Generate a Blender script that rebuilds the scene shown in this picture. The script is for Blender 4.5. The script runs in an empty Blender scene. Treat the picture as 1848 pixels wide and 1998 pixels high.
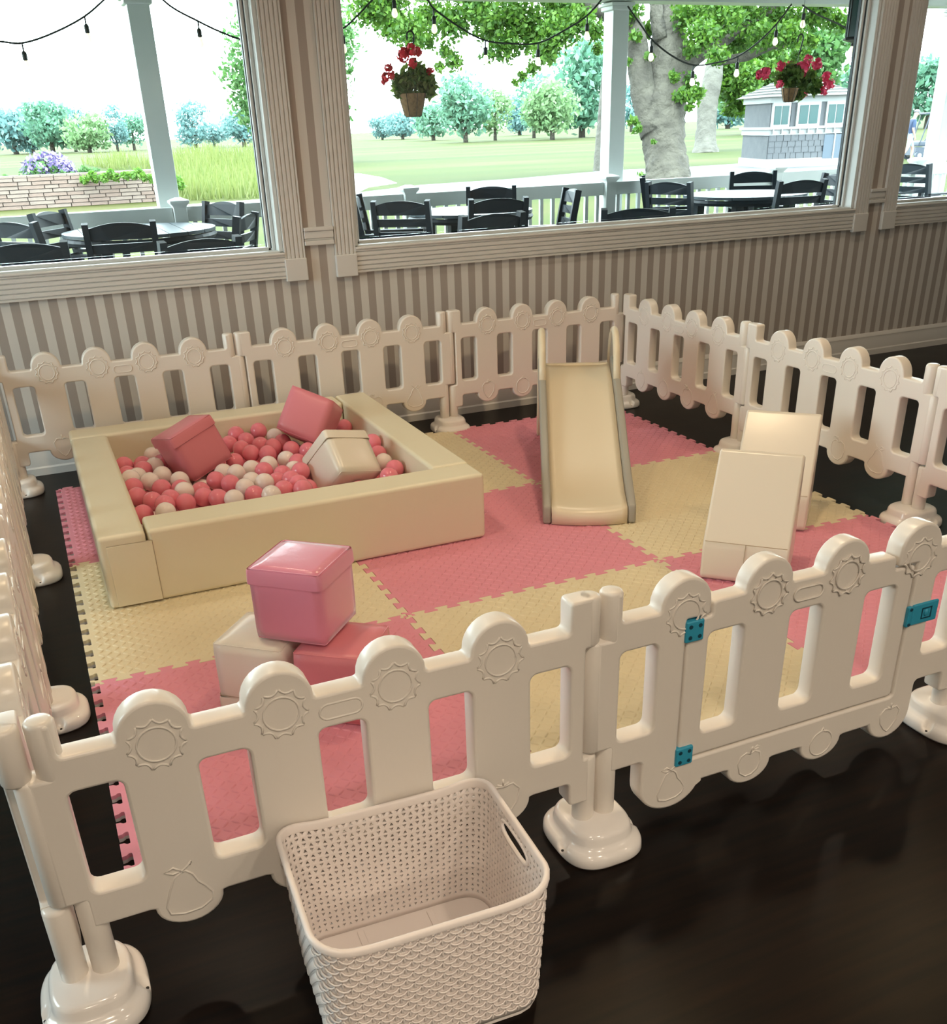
import bpy, bmesh, math, random
import numpy as np
from mathutils import Vector, Matrix, Euler

# ------------------------------------------------------------------ camera, sky, lights, exposure
scene = bpy.context.scene
col = scene.collection
random.seed(7)
RNG = np.random.default_rng(7)
W, H = 1848.0, 1998.0
F_PX, CX, CY = 1886.6, 924.0, 1232.0           # the photograph is the upper part of a 3:4 frame
YAW, PITCH, ROLL = 0.40241, 0.48081, -0.033235
CAM = Vector((0.0647, -1.7633, 1.4681))
_fw = Vector((math.sin(YAW) * math.cos(PITCH), math.cos(YAW) * math.cos(PITCH), -math.sin(PITCH)))
_rt0 = Vector((math.cos(YAW), -math.sin(YAW), 0))
_up0 = _rt0.cross(_fw)
_rt = math.cos(ROLL) * _rt0 + math.sin(ROLL) * _up0
_up = -math.sin(ROLL) * _rt0 + math.cos(ROLL) * _up0
cd = bpy.data.cameras.new('camera')
cam = bpy.data.objects.new('camera', cd)
col.objects.link(cam)
m = Matrix((( _rt.x, _up.x, -_fw.x, CAM.x), (_rt.y, _up.y, -_fw.y, CAM.y), (_rt.z, _up.z, -_fw.z, CAM.z), (0, 0, 0, 1)))
cam.matrix_world = m
cd.sensor_fit = 'HORIZONTAL'
cd.sensor_width = 36.0
cd.lens = 36.0 * F_PX / W
cd.shift_y = (CY - H / 2) / W
cd.clip_start = 0.05
cd.clip_end = 3000
scene.camera = cam

scene.view_settings.view_transform = 'Standard'
scene.view_settings.look = 'None'
scene.view_settings.gamma = 1.0
scene.view_settings.use_curve_mapping = False
scene.view_settings.exposure = 0.0

SKY = 16.0
world = bpy.data.worlds.new('sky')
scene.world = world
world.use_nodes = True
nt = world.node_tree
bg = nt.nodes['Background']
bg.inputs['Color'].default_value = (0.84, 0.95, 1.0, 1)
bg.inputs['Strength'].default_value = SKY

WLY = 1.55            # middle of the side window, out of the picture on the left
def add_light(kind, name, loc, energy, colour, **kw):
    ld = bpy.data.lights.new(name, kind)
    ld.energy = energy
    ld.color = colour
    aim = kw.pop('aim', None)
    portal = kw.pop('portal', False)
    for k, v in kw.items():
        setattr(ld, k, v)
    o = bpy.data.objects.new(name, ld)
    o.location = loc
    if aim:
        o.rotation_euler = (Vector(aim) - Vector(loc)).to_track_quat('-Z', 'Y').to_euler()
    if portal:
        ld.cycles.is_portal = True
    col.objects.link(o)
    return o

sun = add_light('SUN', 'sun', (0, 20, 40), 1.0, (1.0, 0.96, 0.88), angle=0.2, aim=(10, 29, 0))
# portals help the renderer to find the daylight that comes in through the three windows
for x0, x1 in ((-1.85, 1.28), (1.65, 4.96), (5.30, 8.3)):
    add_light('AREA', 'window_portal', ((x0 + x1) / 2, 3.50, 1.66), 1.0, (1, 1, 1), shape='RECTANGLE', size=x1 - x0, size_y=1.45,
              aim=((x0 + x1) / 2, 0, 1.66), portal=True)
add_light('AREA', 'window_portal', (-3.49, WLY, 1.66), 1.0, (1, 1, 1), shape='RECTANGLE', size=2.4, size_y=1.45, aim=(0, WLY, 1.66), portal=True)
# warm ceiling downlights of the room, and added fill spots without a known lamp
WARM = (1.0, 0.75, 0.45)
SOFT = (1.0, 0.83, 0.64)
for x, y, e, c in ((0.2, 1.0, 66, WARM), (2.0, 0.95, 70, WARM), (3.9, 1.0, 52, WARM), (0.4, 2.45, 30, SOFT), (2.5, 2.45, 28, SOFT), (4.6, 2.45, 34, SOFT),  # the three nearest the window wall: added fill for the back fence
                   (0.0, -1.9, 95, SOFT), (1.5, -2.3, 80, SOFT), (3.4, -2.6, 60, SOFT),
                   (-0.8, -4.8, 330, SOFT), (2.4, -4.9, 345, SOFT), (5.6, -4.8, 380, SOFT)):  # added fill spots far behind the camera, brighten fence fronts and back wall
    add_light('SPOT', 'downlight_and_fill', (x, y, 2.92), e, c, spot_size=math.radians(150), spot_blend=0.9, shadow_soft_size=0.07,
              aim=(x, y, 0))

def at(px, py, y):
    """point of the plane Y = y that the photograph shows at pixel (px, py)"""
    d = _rt * ((px - CX) / F_PX) - _up * ((py - CY) / F_PX) + _fw
    return CAM + d * ((y - CAM.y) / d.y)

# ------------------------------------------------------------------ materials
def mat(name, colour, rough=0.5, metal=0.0, spec=0.5, noise=None, bump=None, coat=0.0, emit=None, coords='Object', sub=0.0):
    """noise = (scale, second colour, detail); bump = (scale, strength, distance)"""
    m = bpy.data.materials.new(name)
    m.use_nodes = True
    t = m.node_tree
    b = t.nodes['Principled BSDF']
    b.inputs['Base Color'].default_value = (*colour, 1)
    b.inputs['Roughness'].default_value = rough
    b.inputs['Metallic'].default_value = metal
    b.inputs['Specular IOR Level'].default_value = spec
    b.inputs['Coat Weight'].default_value = coat
    if sub:
        b.inputs['Subsurface Weight'].default_value = sub
        b.inputs['Subsurface Radius'].default_value = (0.02, 0.012, 0.01)
    if emit:
        b.inputs['Emission Color'].default_value = (*emit[0], 1)
        b.inputs['Emission Strength'].default_value = emit[1]
    tc = t.nodes.new('ShaderNodeTexCoord')
    if noise:
        n = t.nodes.new('ShaderNodeTexNoise')
        n.inputs['Scale'].default_value = noise[0]
        n.inputs['Detail'].default_value = noise[2] if len(noise) > 2 else 4
        t.links.new(tc.outputs[coords], n.inputs['Vector'])
        r = t.nodes.new('ShaderNodeValToRGB')
        r.color_ramp.elements[0].position = 0.35
        r.color_ramp.elements[0].color = (*colour, 1)
        r.color_ramp.elements[1].position = 0.68
        r.color_ramp.elements[1].color = (*noise[1], 1)
        t.links.new(n.outputs['Fac'], r.inputs['Fac'])
        t.links.new(r.outputs['Color'], b.inputs['Base Color'])
    if bump:
        n = t.nodes.new('ShaderNodeTexNoise')
        n.inputs['Scale'].default_value = bump[0]
        n.inputs['Detail'].default_value = 5
        t.links.new(tc.outputs[coords], n.inputs['Vector'])
        bp = t.nodes.new('ShaderNodeBump')
        bp.inputs['Strength'].default_value = bump[1]
        bp.inputs['Distance'].default_value = bump[2]
        t.links.new(n.outputs['Fac'], bp.inputs['Height'])
        t.links.new(bp.outputs['Normal'], b.inputs['Normal'])
    return m

M = {}
M['fence'] = mat('white_plastic', (0.80, 0.745, 0.68), 0.30, bump=(90, 0.06, 0.004))
M['fence_base'] = mat('glossy_white_plastic', (0.84, 0.80, 0.765), 0.16, bump=(30, 0.03, 0.004))
M['hinge'] = mat('blue_plastic', (0.035, 0.33, 0.50), 0.4)
M['screw'] = mat('dark_screw', (0.03, 0.12, 0.18), 0.35, metal=0.6)
M['dark'] = mat('recess_shade', (0.02, 0.018, 0.016), 0.8)  # shade inside the screw holes, given as a dark colour
M['cream_vinyl'] = mat('cream_vinyl', (0.78, 0.715, 0.535), 0.36, bump=(24, 0.10, 0.01))
M['seam'] = mat('vinyl_seam', (0.42, 0.33, 0.22), 0.7)
M['pink_vinyl'] = mat('pink_vinyl', (0.70, 0.225, 0.265), 0.36, bump=(30, 0.10, 0.01))
M['rose_vinyl'] = mat('rose_vinyl', (0.74, 0.27, 0.37), 0.24, bump=(30, 0.10, 0.01))
for _k in ('rose_vinyl',):
    _b = M[_k].node_tree.nodes['Principled BSDF']
    _b.inputs['Sheen Weight'].default_value = 0.7
    _b.inputs['Sheen Roughness'].default_value = 0.35
    _b.inputs['Sheen Tint'].default_value = (1, 0.96, 1, 1)
M['white_vinyl'] = mat('ivory_vinyl', (0.80, 0.74, 0.64), 0.26, bump=(30, 0.08, 0.01))
M['ball_pink'] = mat('pink_ball_plastic', (0.82, 0.235, 0.30), 0.11, spec=0.5)
M['ball_white'] = mat('blush_ball_plastic', (0.86, 0.745, 0.705), 0.11, spec=0.5)
M['slide'] = mat('cream_slide_plastic', (0.75, 0.655, 0.49), 0.28)
M['slide_grey'] = mat('grey_slide_plastic', (0.36, 0.34, 0.29), 0.36)
M['wedge'] = mat('glossy_ivory_vinyl', (0.74, 0.67, 0.57), 0.26, bump=(16, 0.05, 0.01))
M['basket'] = mat('white_basket_plastic', (0.87, 0.80, 0.765), 0.32)
M['trim'] = mat('painted_trim', (0.68, 0.66, 0.63), 0.34, bump=(40, 0.04, 0.003))
M['sash'] = mat('window_sash', (0.62, 0.64, 0.63), 0.35)
M['gasket'] = mat('dark_gasket', (0.02, 0.035, 0.045), 0.5)
M['ceiling'] = mat('ceiling_paint', (0.46, 0.45, 0.43), 0.8)
M['wall_plain'] = mat('room_paint', (0.62, 0.58, 0.53), 0.8)
M['porch_white'] = mat('porch_white_paint', (0.50, 0.53, 0.52), 0.5, noise=(3, (0.47, 0.50, 0.49)))
M['deck'] = mat('deck_boards', (0.310, 0.300, 0.275), 0.7, noise=(6, (0.260, 0.250, 0.230)))
M['chair'] = mat('dark_blue_grey_lumber', (0.007, 0.014, 0.022), 0.5, spec=0.22)
M['table_top'] = mat('blue_grey_table_lumber', (0.03, 0.05, 0.066), 0.42, spec=0.4)
M['black_metal'] = mat('black_metal', (0.012, 0.012, 0.014), 0.45, metal=0.4)
M['cord'] = mat('black_cord', (0.010, 0.012, 0.012), 0.6)
M['bulb'] = mat('frosted_bulb', (0.95, 0.90, 0.82), 0.15, emit=((1.0, 0.80, 0.55), 1.2))
M['coir'] = mat('coir_liner', (0.2160, 0.1200, 0.0510), 0.9, noise=(40, (0.1320, 0.0720, 0.0300)), bump=(60, 0.5, 0.01))
M['red_petal'] = mat('red_petal', (0.72, 0.012, 0.03), 0.5, noise=(30, (0.5, 0.005, 0.02)))
M['pink_petal'] = mat('pink_petal', (0.82, 0.035, 0.13), 0.5, noise=(30, (0.65, 0.02, 0.09)))
M['bark'] = mat('grey_bark', (0.060, 0.054, 0.040), 0.9, noise=(2.2, (0.030, 0.026, 0.019), 8), bump=(3.5, 0.9, 0.25))
M['bark_pale'] = mat('pale_bark', (0.075, 0.071, 0.058), 0.9, noise=(2.0, (0.046, 0.043, 0.035), 8), bump=(3.0, 0.7, 0.2))
M['asphalt'] = mat('asphalt', (0.0900, 0.0930, 0.0990), 0.9, noise=(2, (0.1080, 0.1110, 0.1140)))
M['sand'] = mat('pale_path', (0.2880, 0.2640, 0.2240), 0.9, noise=(1, (0.2480, 0.2320, 0.1920)))
M['stone'] = mat('wall_stone', (0.1610, 0.1085, 0.0875), 0.9, noise=(3, (0.1260, 0.0910, 0.0770)), bump=(8, 0.5, 0.03))
M['stone2'] = mat('wall_stone_buff', (0.1750, 0.1330, 0.1085), 0.9, noise=(3, (0.1400, 0.1050, 0.0910)), bump=(8, 0.5, 0.03))
M['mortar'] = mat('mortar', (0.13, 0.10, 0.085), 0.95)
M['lavender'] = mat('lavender_bloom', (0.180, 0.140, 0.310), 0.8)
M['shingle'] = mat('grey_shingle', (0.0800, 0.0840, 0.0920), 0.85, noise=(4, (0.0640, 0.0680, 0.0760)))
M['roof_shingle'] = mat('pale_roof_shingle', (0.1260, 0.1238, 0.1193), 0.85, noise=(2, (0.1035, 0.1035, 0.1013)))
M['hut_trim'] = mat('hut_white_trim', (0.2542, 0.2635, 0.2635), 0.6)
M['hut_glass'] = mat('hut_glass', (0.0210, 0.0595, 0.0595), 0.08, spec=0.25)
M['slate'] = mat('slate_panel', (0.0550, 0.0750, 0.1000), 0.6)
M['skin'] = mat('skin', (0.3410, 0.1980, 0.1485), 0.6)
M['navy'] = mat('navy_cloth', (0.0175, 0.0350, 0.0800), 0.85)
M['shorts'] = mat('pale_blue_cloth', (0.2475, 0.3190, 0.3740), 0.85)
M['shoe'] = mat('white_shoe', (0.3750, 0.3750, 0.3750), 0.6)
M['cap'] = mat('grey_cap', (0.1400, 0.1350, 0.1500), 0.8)
M['cart'] = mat('dark_cart_plastic', (0.03, 0.04, 0.06), 0.5)

def leaf_mat(name, a, b):
    m = bpy.data.materials.new(name)
    m.use_nodes = True
    t = m.node_tree
    p = t.nodes['Principled BSDF']
    p.inputs['Roughness'].default_value = 0.6
    g = t.nodes.new('ShaderNodeNewGeometry')
    r = t.nodes.new('ShaderNodeValToRGB')
    r.color_ramp.elements[0].color = (*a, 1)
    r.color_ramp.elements[1].color = (*b, 1)
    t.links.new(g.outputs['Random Per Island'], r.inputs['Fac'])
    t.links.new(r.outputs['Color'], p.inputs['Base Color'])
    tr = t.nodes.new('ShaderNodeBsdfTranslucent')
    t.links.new(r.outputs['Color'], tr.inputs['Color'])
    mx = t.nodes.new('ShaderNodeMixShader')
    mx.inputs['Fac'].default_value = 0.45
    t.links.new(p.outputs['BSDF'], mx.inputs[1])
    t.links.new(tr.outputs['BSDF'], mx.inputs[2])
    t.links.new(mx.outputs['Shader'], t.nodes['Material Output'].inputs['Surface'])
    return m

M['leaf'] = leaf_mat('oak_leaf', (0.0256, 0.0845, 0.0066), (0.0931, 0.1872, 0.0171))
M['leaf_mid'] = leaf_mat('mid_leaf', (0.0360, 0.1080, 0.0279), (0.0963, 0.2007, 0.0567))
M['leaf_haze'] = leaf_mat('hazed_far_leaf', (0.0666, 0.1698, 0.1125), (0.1434, 0.2869, 0.1847))  # leaf colour lightened and blued to imitate the haze of distance
M['leaf_haze_blue'] = leaf_mat('hazed_distant_leaf', (0.0814, 0.1847, 0.1847), (0.1538, 0.2765, 0.2662))  # stronger blue haze mixed into the leaf colour
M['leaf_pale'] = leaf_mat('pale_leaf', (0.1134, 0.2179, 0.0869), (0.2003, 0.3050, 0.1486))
M['grass_blade'] = leaf_mat('long_grass', (0.0836, 0.1183, 0.0220), (0.1474, 0.1672, 0.0490))
M['ivy'] = leaf_mat('ivy_leaf', (0.0445, 0.1352, 0.0118), (0.1126, 0.2176, 0.0260))
M['geranium_leaf'] = leaf_mat('geranium_leaf', (0.0468, 0.1170, 0.0175), (0.1638, 0.2457, 0.0410))

def floor_material():
    m = bpy.data.materials.new('dark_stained_boards')
    m.use_nodes = True
    t = m.node_tree
    p = t.nodes['Principled BSDF']
    tc = t.nodes.new('ShaderNodeTexCoord')
    mp = t.nodes.new('ShaderNodeMapping')
    mp.inputs['Scale'].default_value = (1.0, 16.0, 1.0)
    mp.inputs['Rotation'].default_value = (0, 0, math.radians(52))
    t.links.new(tc.outputs['Object'], mp.inputs['Vector'])
    n = t.nodes.new('ShaderNodeTexNoise')
    n.inputs['Scale'].default_value = 3.0
    n.inputs['Detail'].default_value = 8
    t.links.new(mp.outputs['Vector'], n.inputs['Vector'])
    r = t.nodes.new('ShaderNodeValToRGB')
    r.color_ramp.elements[0].position = 0.3
    r.color_ramp.elements[0].color = (0.0030, 0.0027, 0.0026, 1)
    r.color_ramp.elements[1].position = 0.75
    r.color_ramp.elements[1].color = (0.0115, 0.0060, 0.0038, 1)
    t.links.new(n.outputs['Fac'], r.inputs['Fac'])
    t.links.new(r.outputs['Color'], p.inputs['Base Color'])
    n2 = t.nodes.new('ShaderNodeTexNoise')
    n2.inputs['Scale'].default_value = 5.0
    n2.inputs['Detail'].default_value = 6
    t.links.new(tc.outputs['Object'], n2.inputs['Vector'])
    mr = t.nodes.new('ShaderNodeMapRange')
    mr.inputs['To Min'].default_value = 0.28
    mr.inputs['To Max'].default_value = 0.36
    p.inputs['Specular IOR Level'].default_value = 0.11
    t.links.new(n2.outputs['Fac'], mr.inputs['Value'])
    t.links.new(mr.outputs['Result'], p.inputs['Roughness'])
    return m
M['floor'] = floor_material()

def wallpaper():
    m = bpy.data.materials.new('striped_wallpaper')
    m.use_nodes = True
    t = m.node_tree
    p = t.nodes['Principled BSDF']
    p.inputs['Roughness'].default_value = 0.55
    tc = t.nodes.new('ShaderNodeTexCoord')
    sx = t.nodes.new('ShaderNodeSeparateXYZ')
    t.links.new(tc.outputs['Object'], sx.inputs[0])
    def math_node(op, a, b):
        n = t.nodes.new('ShaderNodeMath')
        n.operation = op
        t.links.new(a, n.inputs[0])
        n.inputs[1].default_value = b
        return n.outputs[0]
    v = math_node('DIVIDE', math_node('ADD', sx.outputs['X'], 8.24 - 0.018), 0.0824)
    v = math_node('LESS_THAN', math_node('FRACT', v, 0), 0.5)
    mx = t.nodes.new('ShaderNodeMix')
    mx.data_type = 'RGBA'
    mx.inputs[6].default_value = (0.385, 0.335, 0.30, 1)
    mx.inputs[7].default_value = (0.655, 0.625, 0.585, 1)
    t.links.new(v, mx.inputs[0])
    t.links.new(mx.outputs[2], p.inputs['Base Color'])
    return m
M['wallpaper'] = wallpaper()

def pane_material():
    m = bpy.data.materials.new('window_pane_glass')
    m.use_nodes = True
    t = m.node_tree
    t.nodes.remove(t.nodes['Principled BSDF'])
    tr = t.nodes.new('ShaderNodeBsdfTransparent')
    tr.inputs['Color'].default_value = (0.93, 0.975, 0.965, 1)
    gl = t.nodes.new('ShaderNodeBsdfGlossy')
    gl.inputs['Roughness'].default_value = 0.02
    lw = t.nodes.new('ShaderNodeLayerWeight')
    lw.inputs['Blend'].default_value = 0.5
    pw = t.nodes.new('ShaderNodeMath')
    pw.operation = 'POWER'
    pw.inputs[1].default_value = 5.0
    t.links.new(lw.outputs['Facing'], pw.inputs[0])
    fr = t.nodes.new('ShaderNodeMapRange')
    fr.inputs['To Min'].default_value = 0.02
    fr.inputs['To Max'].default_value = 0.8
    t.links.new(pw.outputs[0], fr.inputs['Value'])
    mx = t.nodes.new('ShaderNodeMixShader')
    t.links.new(fr.outputs[0], mx.inputs[0])
    t.links.new(tr.outputs[0], mx.inputs[1])
    t.links.new(gl.outputs[0], mx.inputs[2])
    t.links.new(mx.outputs[0], t.nodes['Material Output'].inputs['Surface'])
    return m
M['pane'] = pane_material()

def lawn_material():
    m = bpy.data.materials.new('lawn_grass')
    m.use_nodes = True
    t = m.node_tree
    p = t.nodes['Principled BSDF']
    p.inputs['Roughness'].default_value = 0.9
    p.inputs['Specular IOR Level'].default_value = 0.1
    tc = t.nodes.new('ShaderNodeTexCoord')
    mp = t.nodes.new('ShaderNodeMapping')
    mp.inputs['Rotation'].default_value = (0, 0, 0.40)
    mp.inputs['Scale'].default_value = (0.25, 1.0, 1.0)
    t.links.new(tc.outputs['Object'], mp.inputs['Vector'])
    n = t.nodes.new('ShaderNodeTexNoise')
    n.inputs['Scale'].default_value = 0.14
    n.inputs['Detail'].default_value = 6
    n.inputs['Roughness'].default_value = 0.6
    t.links.new(mp.outputs['Vector'], n.inputs['Vector'])
    r = t.nodes.new('ShaderNodeValToRGB')
    e = r.color_ramp.elements
    e[0].position = 0.36
    e[0].color = (0.021, 0.034, 0.0040, 1)
    e[1].position = 0.66
    e[1].color = (0.052, 0.047, 0.016, 1)
    x = e.new(0.5)
    x.color = (0.032, 0.041, 0.0065, 1)
    t.links.new(n.outputs['Fac'], r.inputs['Fac'])
    t.links.new(r.outputs['Color'], p.inputs['Base Color'])
    return m
M['lawn'] = lawn_material()

def mat_foam(name, colour):
    """interlocking foam tile: coloured upper layer on a pale grey core layer"""
    m = mat(name, colour, 0.62, bump=(160, 0.12, 0.003))
    return m
M['foam_pink'] = mat_foam('pink_foam', (0.70, 0.268, 0.345))
M['foam_cream'] = mat_foam('cream_foam', (0.71, 0.62, 0.42))
M['foam_core'] = mat('grey_foam_core', (0.62, 0.58, 0.56), 0.7)

# ------------------------------------------------------------------ mesh helpers
class MB:
    def __init__(self):
        self.v, self.f, self.mi, self.cur = [], [], [], 0
    def add(self, verts, faces):
        o = len(self.v)
        self.v.extend([tuple(p) for p in verts])
        self.f.extend([tuple(i + o for i in f) for f in faces])
        self.mi.extend([self.cur] * len(faces))
        return self
    def box(self, c, s, rot=None):
        x, y, z = s[0] / 2, s[1] / 2, s[2] / 2
        P = [Vector(p) for p in ((-x, -y, -z), (x, -y, -z), (x, y, -z), (-x, y, -z), (-x, -y, z), (x, -y, z), (x, y, z), (-x, y, z))]
        if rot is not None:
            P = [rot @ p for p in P]
        c = Vector(c)
        return self.add([p + c for p in P], [(3, 2, 1, 0), (4, 5, 6, 7), (0, 1, 5, 4), (1, 2, 6, 5), (2, 3, 7, 6), (3, 0, 4, 7)])
    def bar(self, a, b, w, t, up=(0, 0, 1)):
        a, b = Vector(a), Vector(b)
        d = (b - a)
        L = d.length
        d.normalize()
        u = Vector(up)
        s = d.cross(u)
        if s.length < 1e-5:
            s = d.cross(Vector((1, 0, 0)))
        s.normalize()
        u = s.cross(d)
        R = Matrix((s, d, u)).transposed()
        return self.box((a + b) / 2, (w, L, t), R)
    def tube(self, pts, r, n=8, caps=True, closed=False):
        pts = [Vector(p) for p in pts]
        rr = r if isinstance(r, (list, tuple)) else [r] * len(pts)
        N = len(pts)
        vs, fs = [], []
        prev = None
        for i, p in enumerate(pts):
            if closed:
                d = pts[(i + 1) % N] - pts[i - 1]
            else:
                d = pts[min(i + 1, N - 1)] - pts[max(i - 1, 0)]
            d.normalize()
            if prev is None:
                a = d.cross(Vector((0, 0, 1)))
                if a.length < 0.1:
                    a = d.cross(Vector((1, 0, 0)))
            else:
                a = prev - d * prev.dot(d)
            a.normalize()
            prev = a
            b = d.cross(a)
            for k in range(n):
                t = 2 * math.pi * k / n
                vs.append(p + (a * math.cos(t) + b * math.sin(t)) * rr[i])
        for i in range(N if closed else N - 1):
            j = (i + 1) % N
            for k in range(n):
                fs.append((i * n + k, i * n + (k + 1) % n, j * n + (k + 1) % n, j * n + k))
        if caps and not closed:
            fs.append(tuple(range(n - 1, -1, -1)))
            fs.append(tuple((N - 1) * n + k for k in range(n)))
        return self.add(vs, fs)
    def lathe(self, prof, n=20, c=(0, 0, 0), sx=1.0, sy=1.0, power=None):
        """profile [(r, z)]; power > 2 squares the section off"""
        vs, fs = [], []
        for r, z in prof:
            for k in range(n):
                t = 2 * math.pi * k / n
                x, y = math.cos(t), math.sin(t)
                if power:
                    q = (abs(x) ** power + abs(y) ** power) ** (-1.0 / power)
                    x, y = x * q, y * q
                vs.append((c[0] + x * r * sx, c[1] + y * r * sy, c[2] + z))
        m = len(prof)
        for i in range(m - 1):
            for k in range(n):
                fs.append((i * n + k, i * n + (k + 1) % n, (i + 1) * n + (k + 1) % n, (i + 1) * n + k))
        fs.append(tuple(range(n - 1, -1, -1)))
        fs.append(tuple((m - 1) * n + k for k in range(n)))
        return self.add(vs, fs)
    def ball(self, c, r, n=10, m=7):
        rx, ry, rz = r if isinstance(r, (tuple, list)) else (r, r, r)
        vs, fs = [(c[0], c[1], c[2] - rz)], []
        for i in range(1, m):
            p = -math.pi / 2 + math.pi * i / m
            for k in range(n):
                t = 2 * math.pi * k / n
                vs.append((c[0] + rx * math.cos(p) * math.cos(t), c[1] + ry * math.cos(p) * math.sin(t), c[2] + rz * math.sin(p)))
        vs.append((c[0], c[1], c[2] + rz))
        for k in range(n):
            fs.append((0, 1 + (k + 1) % n, 1 + k))
            fs.append((len(vs) - 1, 1 + (m - 2) * n + k, 1 + (m - 2) * n + (k + 1) % n))
        for i in range(m - 2):
            for k in range(n):
                a, b = 1 + i * n + k, 1 + i * n + (k + 1) % n
                fs.append((a, b, b + n, a + n))
        return self.add(vs, fs)
    def prism(self, poly, z0, z1, frame=None):
        """2D polygon (ccw) extruded z0..z1 ; frame maps (x, y, z) to a 3D point"""
        n = len(poly)
        fr = frame or (lambda x, y, z: (x, y, z))
        vs = [fr(x, y, z0) for x, y in poly] + [fr(x, y, z1) for x, y in poly]
        fs = [tuple(range(n - 1, -1, -1)), tuple(range(n, 2 * n))]
        for i in range(n):
            j = (i + 1) % n
            fs.append((i, j, n + j, n + i))
        return self.add(vs, fs)
    def weld_hub(self, hub):
        """tie separate strands together through a point inside the body they lie on"""
        par = list(range(len(self.v)))
        def find(i):
            while par[i] != i:
                par[i] = par[par[i]]
                i = par[i]
            return i
        for f in self.f:
            for i in f[1:]:
                par[find(i)] = find(f[0])
        best = {}
        for f in self.f:
            r = find(f[0])
            d = sum((self.v[f[0]][k] - hub[k]) ** 2 for k in range(3))
            if r not in best or d < best[r][0]:
                best[r] = (d, f[0], f[1])
        h = len(self.v)
        self.v.append(tuple(hub))
        for d, i, j in best.values():
            self.f.append((i, j, h))
            self.mi.append(self.cur)
        return self
    def mesh(self, name, mats, smooth=None):
        me = bpy.data.meshes.new(name)
        me.from_pydata(self.v, [], self.f)
        for mm in (mats if isinstance(mats, (list, tuple)) else [mats]):
            me.materials.append(mm)
        if any(self.mi):
            me.polygons.foreach_set('material_index', self.mi)
        if smooth is not None:
            me.polygons.foreach_set('use_smooth', [True] * len(me.polygons))
            if smooth < 179:
                me.set_sharp_from_angle(angle=math.radians(smooth))
        me.update()
        return me
    def build(self, name, mats, parent=None, smooth=None, bevel=0.0, seg=2, **tags):
        return link(name, self.mesh(name, mats, smooth), parent, bevel, seg, **tags)

def link(name, me, parent=None, bevel=0.0, seg=2, **tags):
    o = bpy.data.objects.new(name, me)
    col.objects.link(o)
    if parent is not None:
        o.parent = parent
    if bevel:
        b = o.modifiers.new('bevel', 'BEVEL')
        b.width = bevel
        b.segments = seg
        b.limit_method = 'ANGLE'
        b.angle_limit = math.radians(40)
        o.data.polygons.foreach_set('use_smooth', [True] * len(o.data.polygons))
        b.harden_normals = False
        wn = o.modifiers.new('normals', 'WEIGHTED_NORMAL')
        wn.keep_sharp = True
    for k, v in tags.items():
        o[k] = v
    return o

def tag(o, label, cat, group=None, kind=None):
    o['label'] = label
    o['category'] = cat
    if group:
        o['group'] = group
    if kind:
        o['kind'] = kind
    return o

def thing(name, label, cat, loc=(0, 0, 0), rz=0.0, group=None):
    o = bpy.data.objects.new(name, None)
    col.objects.link(o)
    o.location = loc
    o.rotation_euler = (0, 0, rz)
    o.empty_display_size = 0.1
    return tag(o, label, cat, group)

def copy_tree(o, parent=None):
    c = o.copy()
    col.objects.link(c)
    if parent is not None:
        c.parent = parent
    for ch in list(KIDS.get(o.name, [])) or [x for x in o.children]:
        copy_tree(ch, c)
    return c
KIDS = {}

def struct(name, mb, m, smooth=None, bevel=0.0, parent=None, label=None):
    o = mb.build(name, m, parent, smooth, bevel)
    if parent is None:
        o['kind'] = 'structure'
        if label:
            o['label'] = label
    return o

def fillet(pts, seg=5):
    """[(x, y, r)] -> polygon with rounded corners"""
    out = []
    n = len(pts)
    for i in range(n):
        x, y, r = pts[i]
        if r <= 0:
            out.append((x, y))
            continue
        p = Vector((x, y))
        a = Vector(pts[i - 1][:2]) - p
        b = Vector(pts[(i + 1) % n][:2]) - p
        la, lb = a.length, b.length
        a.normalize()
        b.normalize()
        c = max(-1, min(1, a.dot(b)))
        ang = math.acos(c)
        if ang > 3.1 or ang < 0.05:
            out.append((x, y))
            continue
        t = min(r / math.tan(ang / 2), la * 0.49, lb * 0.49)
        rr = t * math.tan(ang / 2)
        bis = (a + b).normalized()
        cc = p + bis * (rr / math.sin(ang / 2))
        v0 = p + a * t - cc
        v1 = p + b * t - cc
        a0 = math.atan2(v0.y, v0.x)
        d = math.atan2(v1.y, v1.x) - a0
        while d > math.pi:
            d -= 2 * math.pi
        while d < -math.pi:
            d += 2 * math.pi
        for k in range(seg + 1):
            q = a0 + d * k / seg
            out.append((cc.x + rr * math.cos(q), cc.y + rr * math.sin(q)))
    return out

def arc(cx, cy, rx, ry, a0, a1, n=12):
    return [(cx + rx * math.cos(math.radians(a0 + (a1 - a0) * k / n)), cy + ry * math.sin(math.radians(a0 + (a1 - a0) * k / n)), 0) for k in range(n + 1)]

def rrect(x0, y0, x1, y1, r):
    return fillet([(x0, y0, r), (x1, y0, r), (x1, y1, r), (x0, y1, r)], 4)

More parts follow.
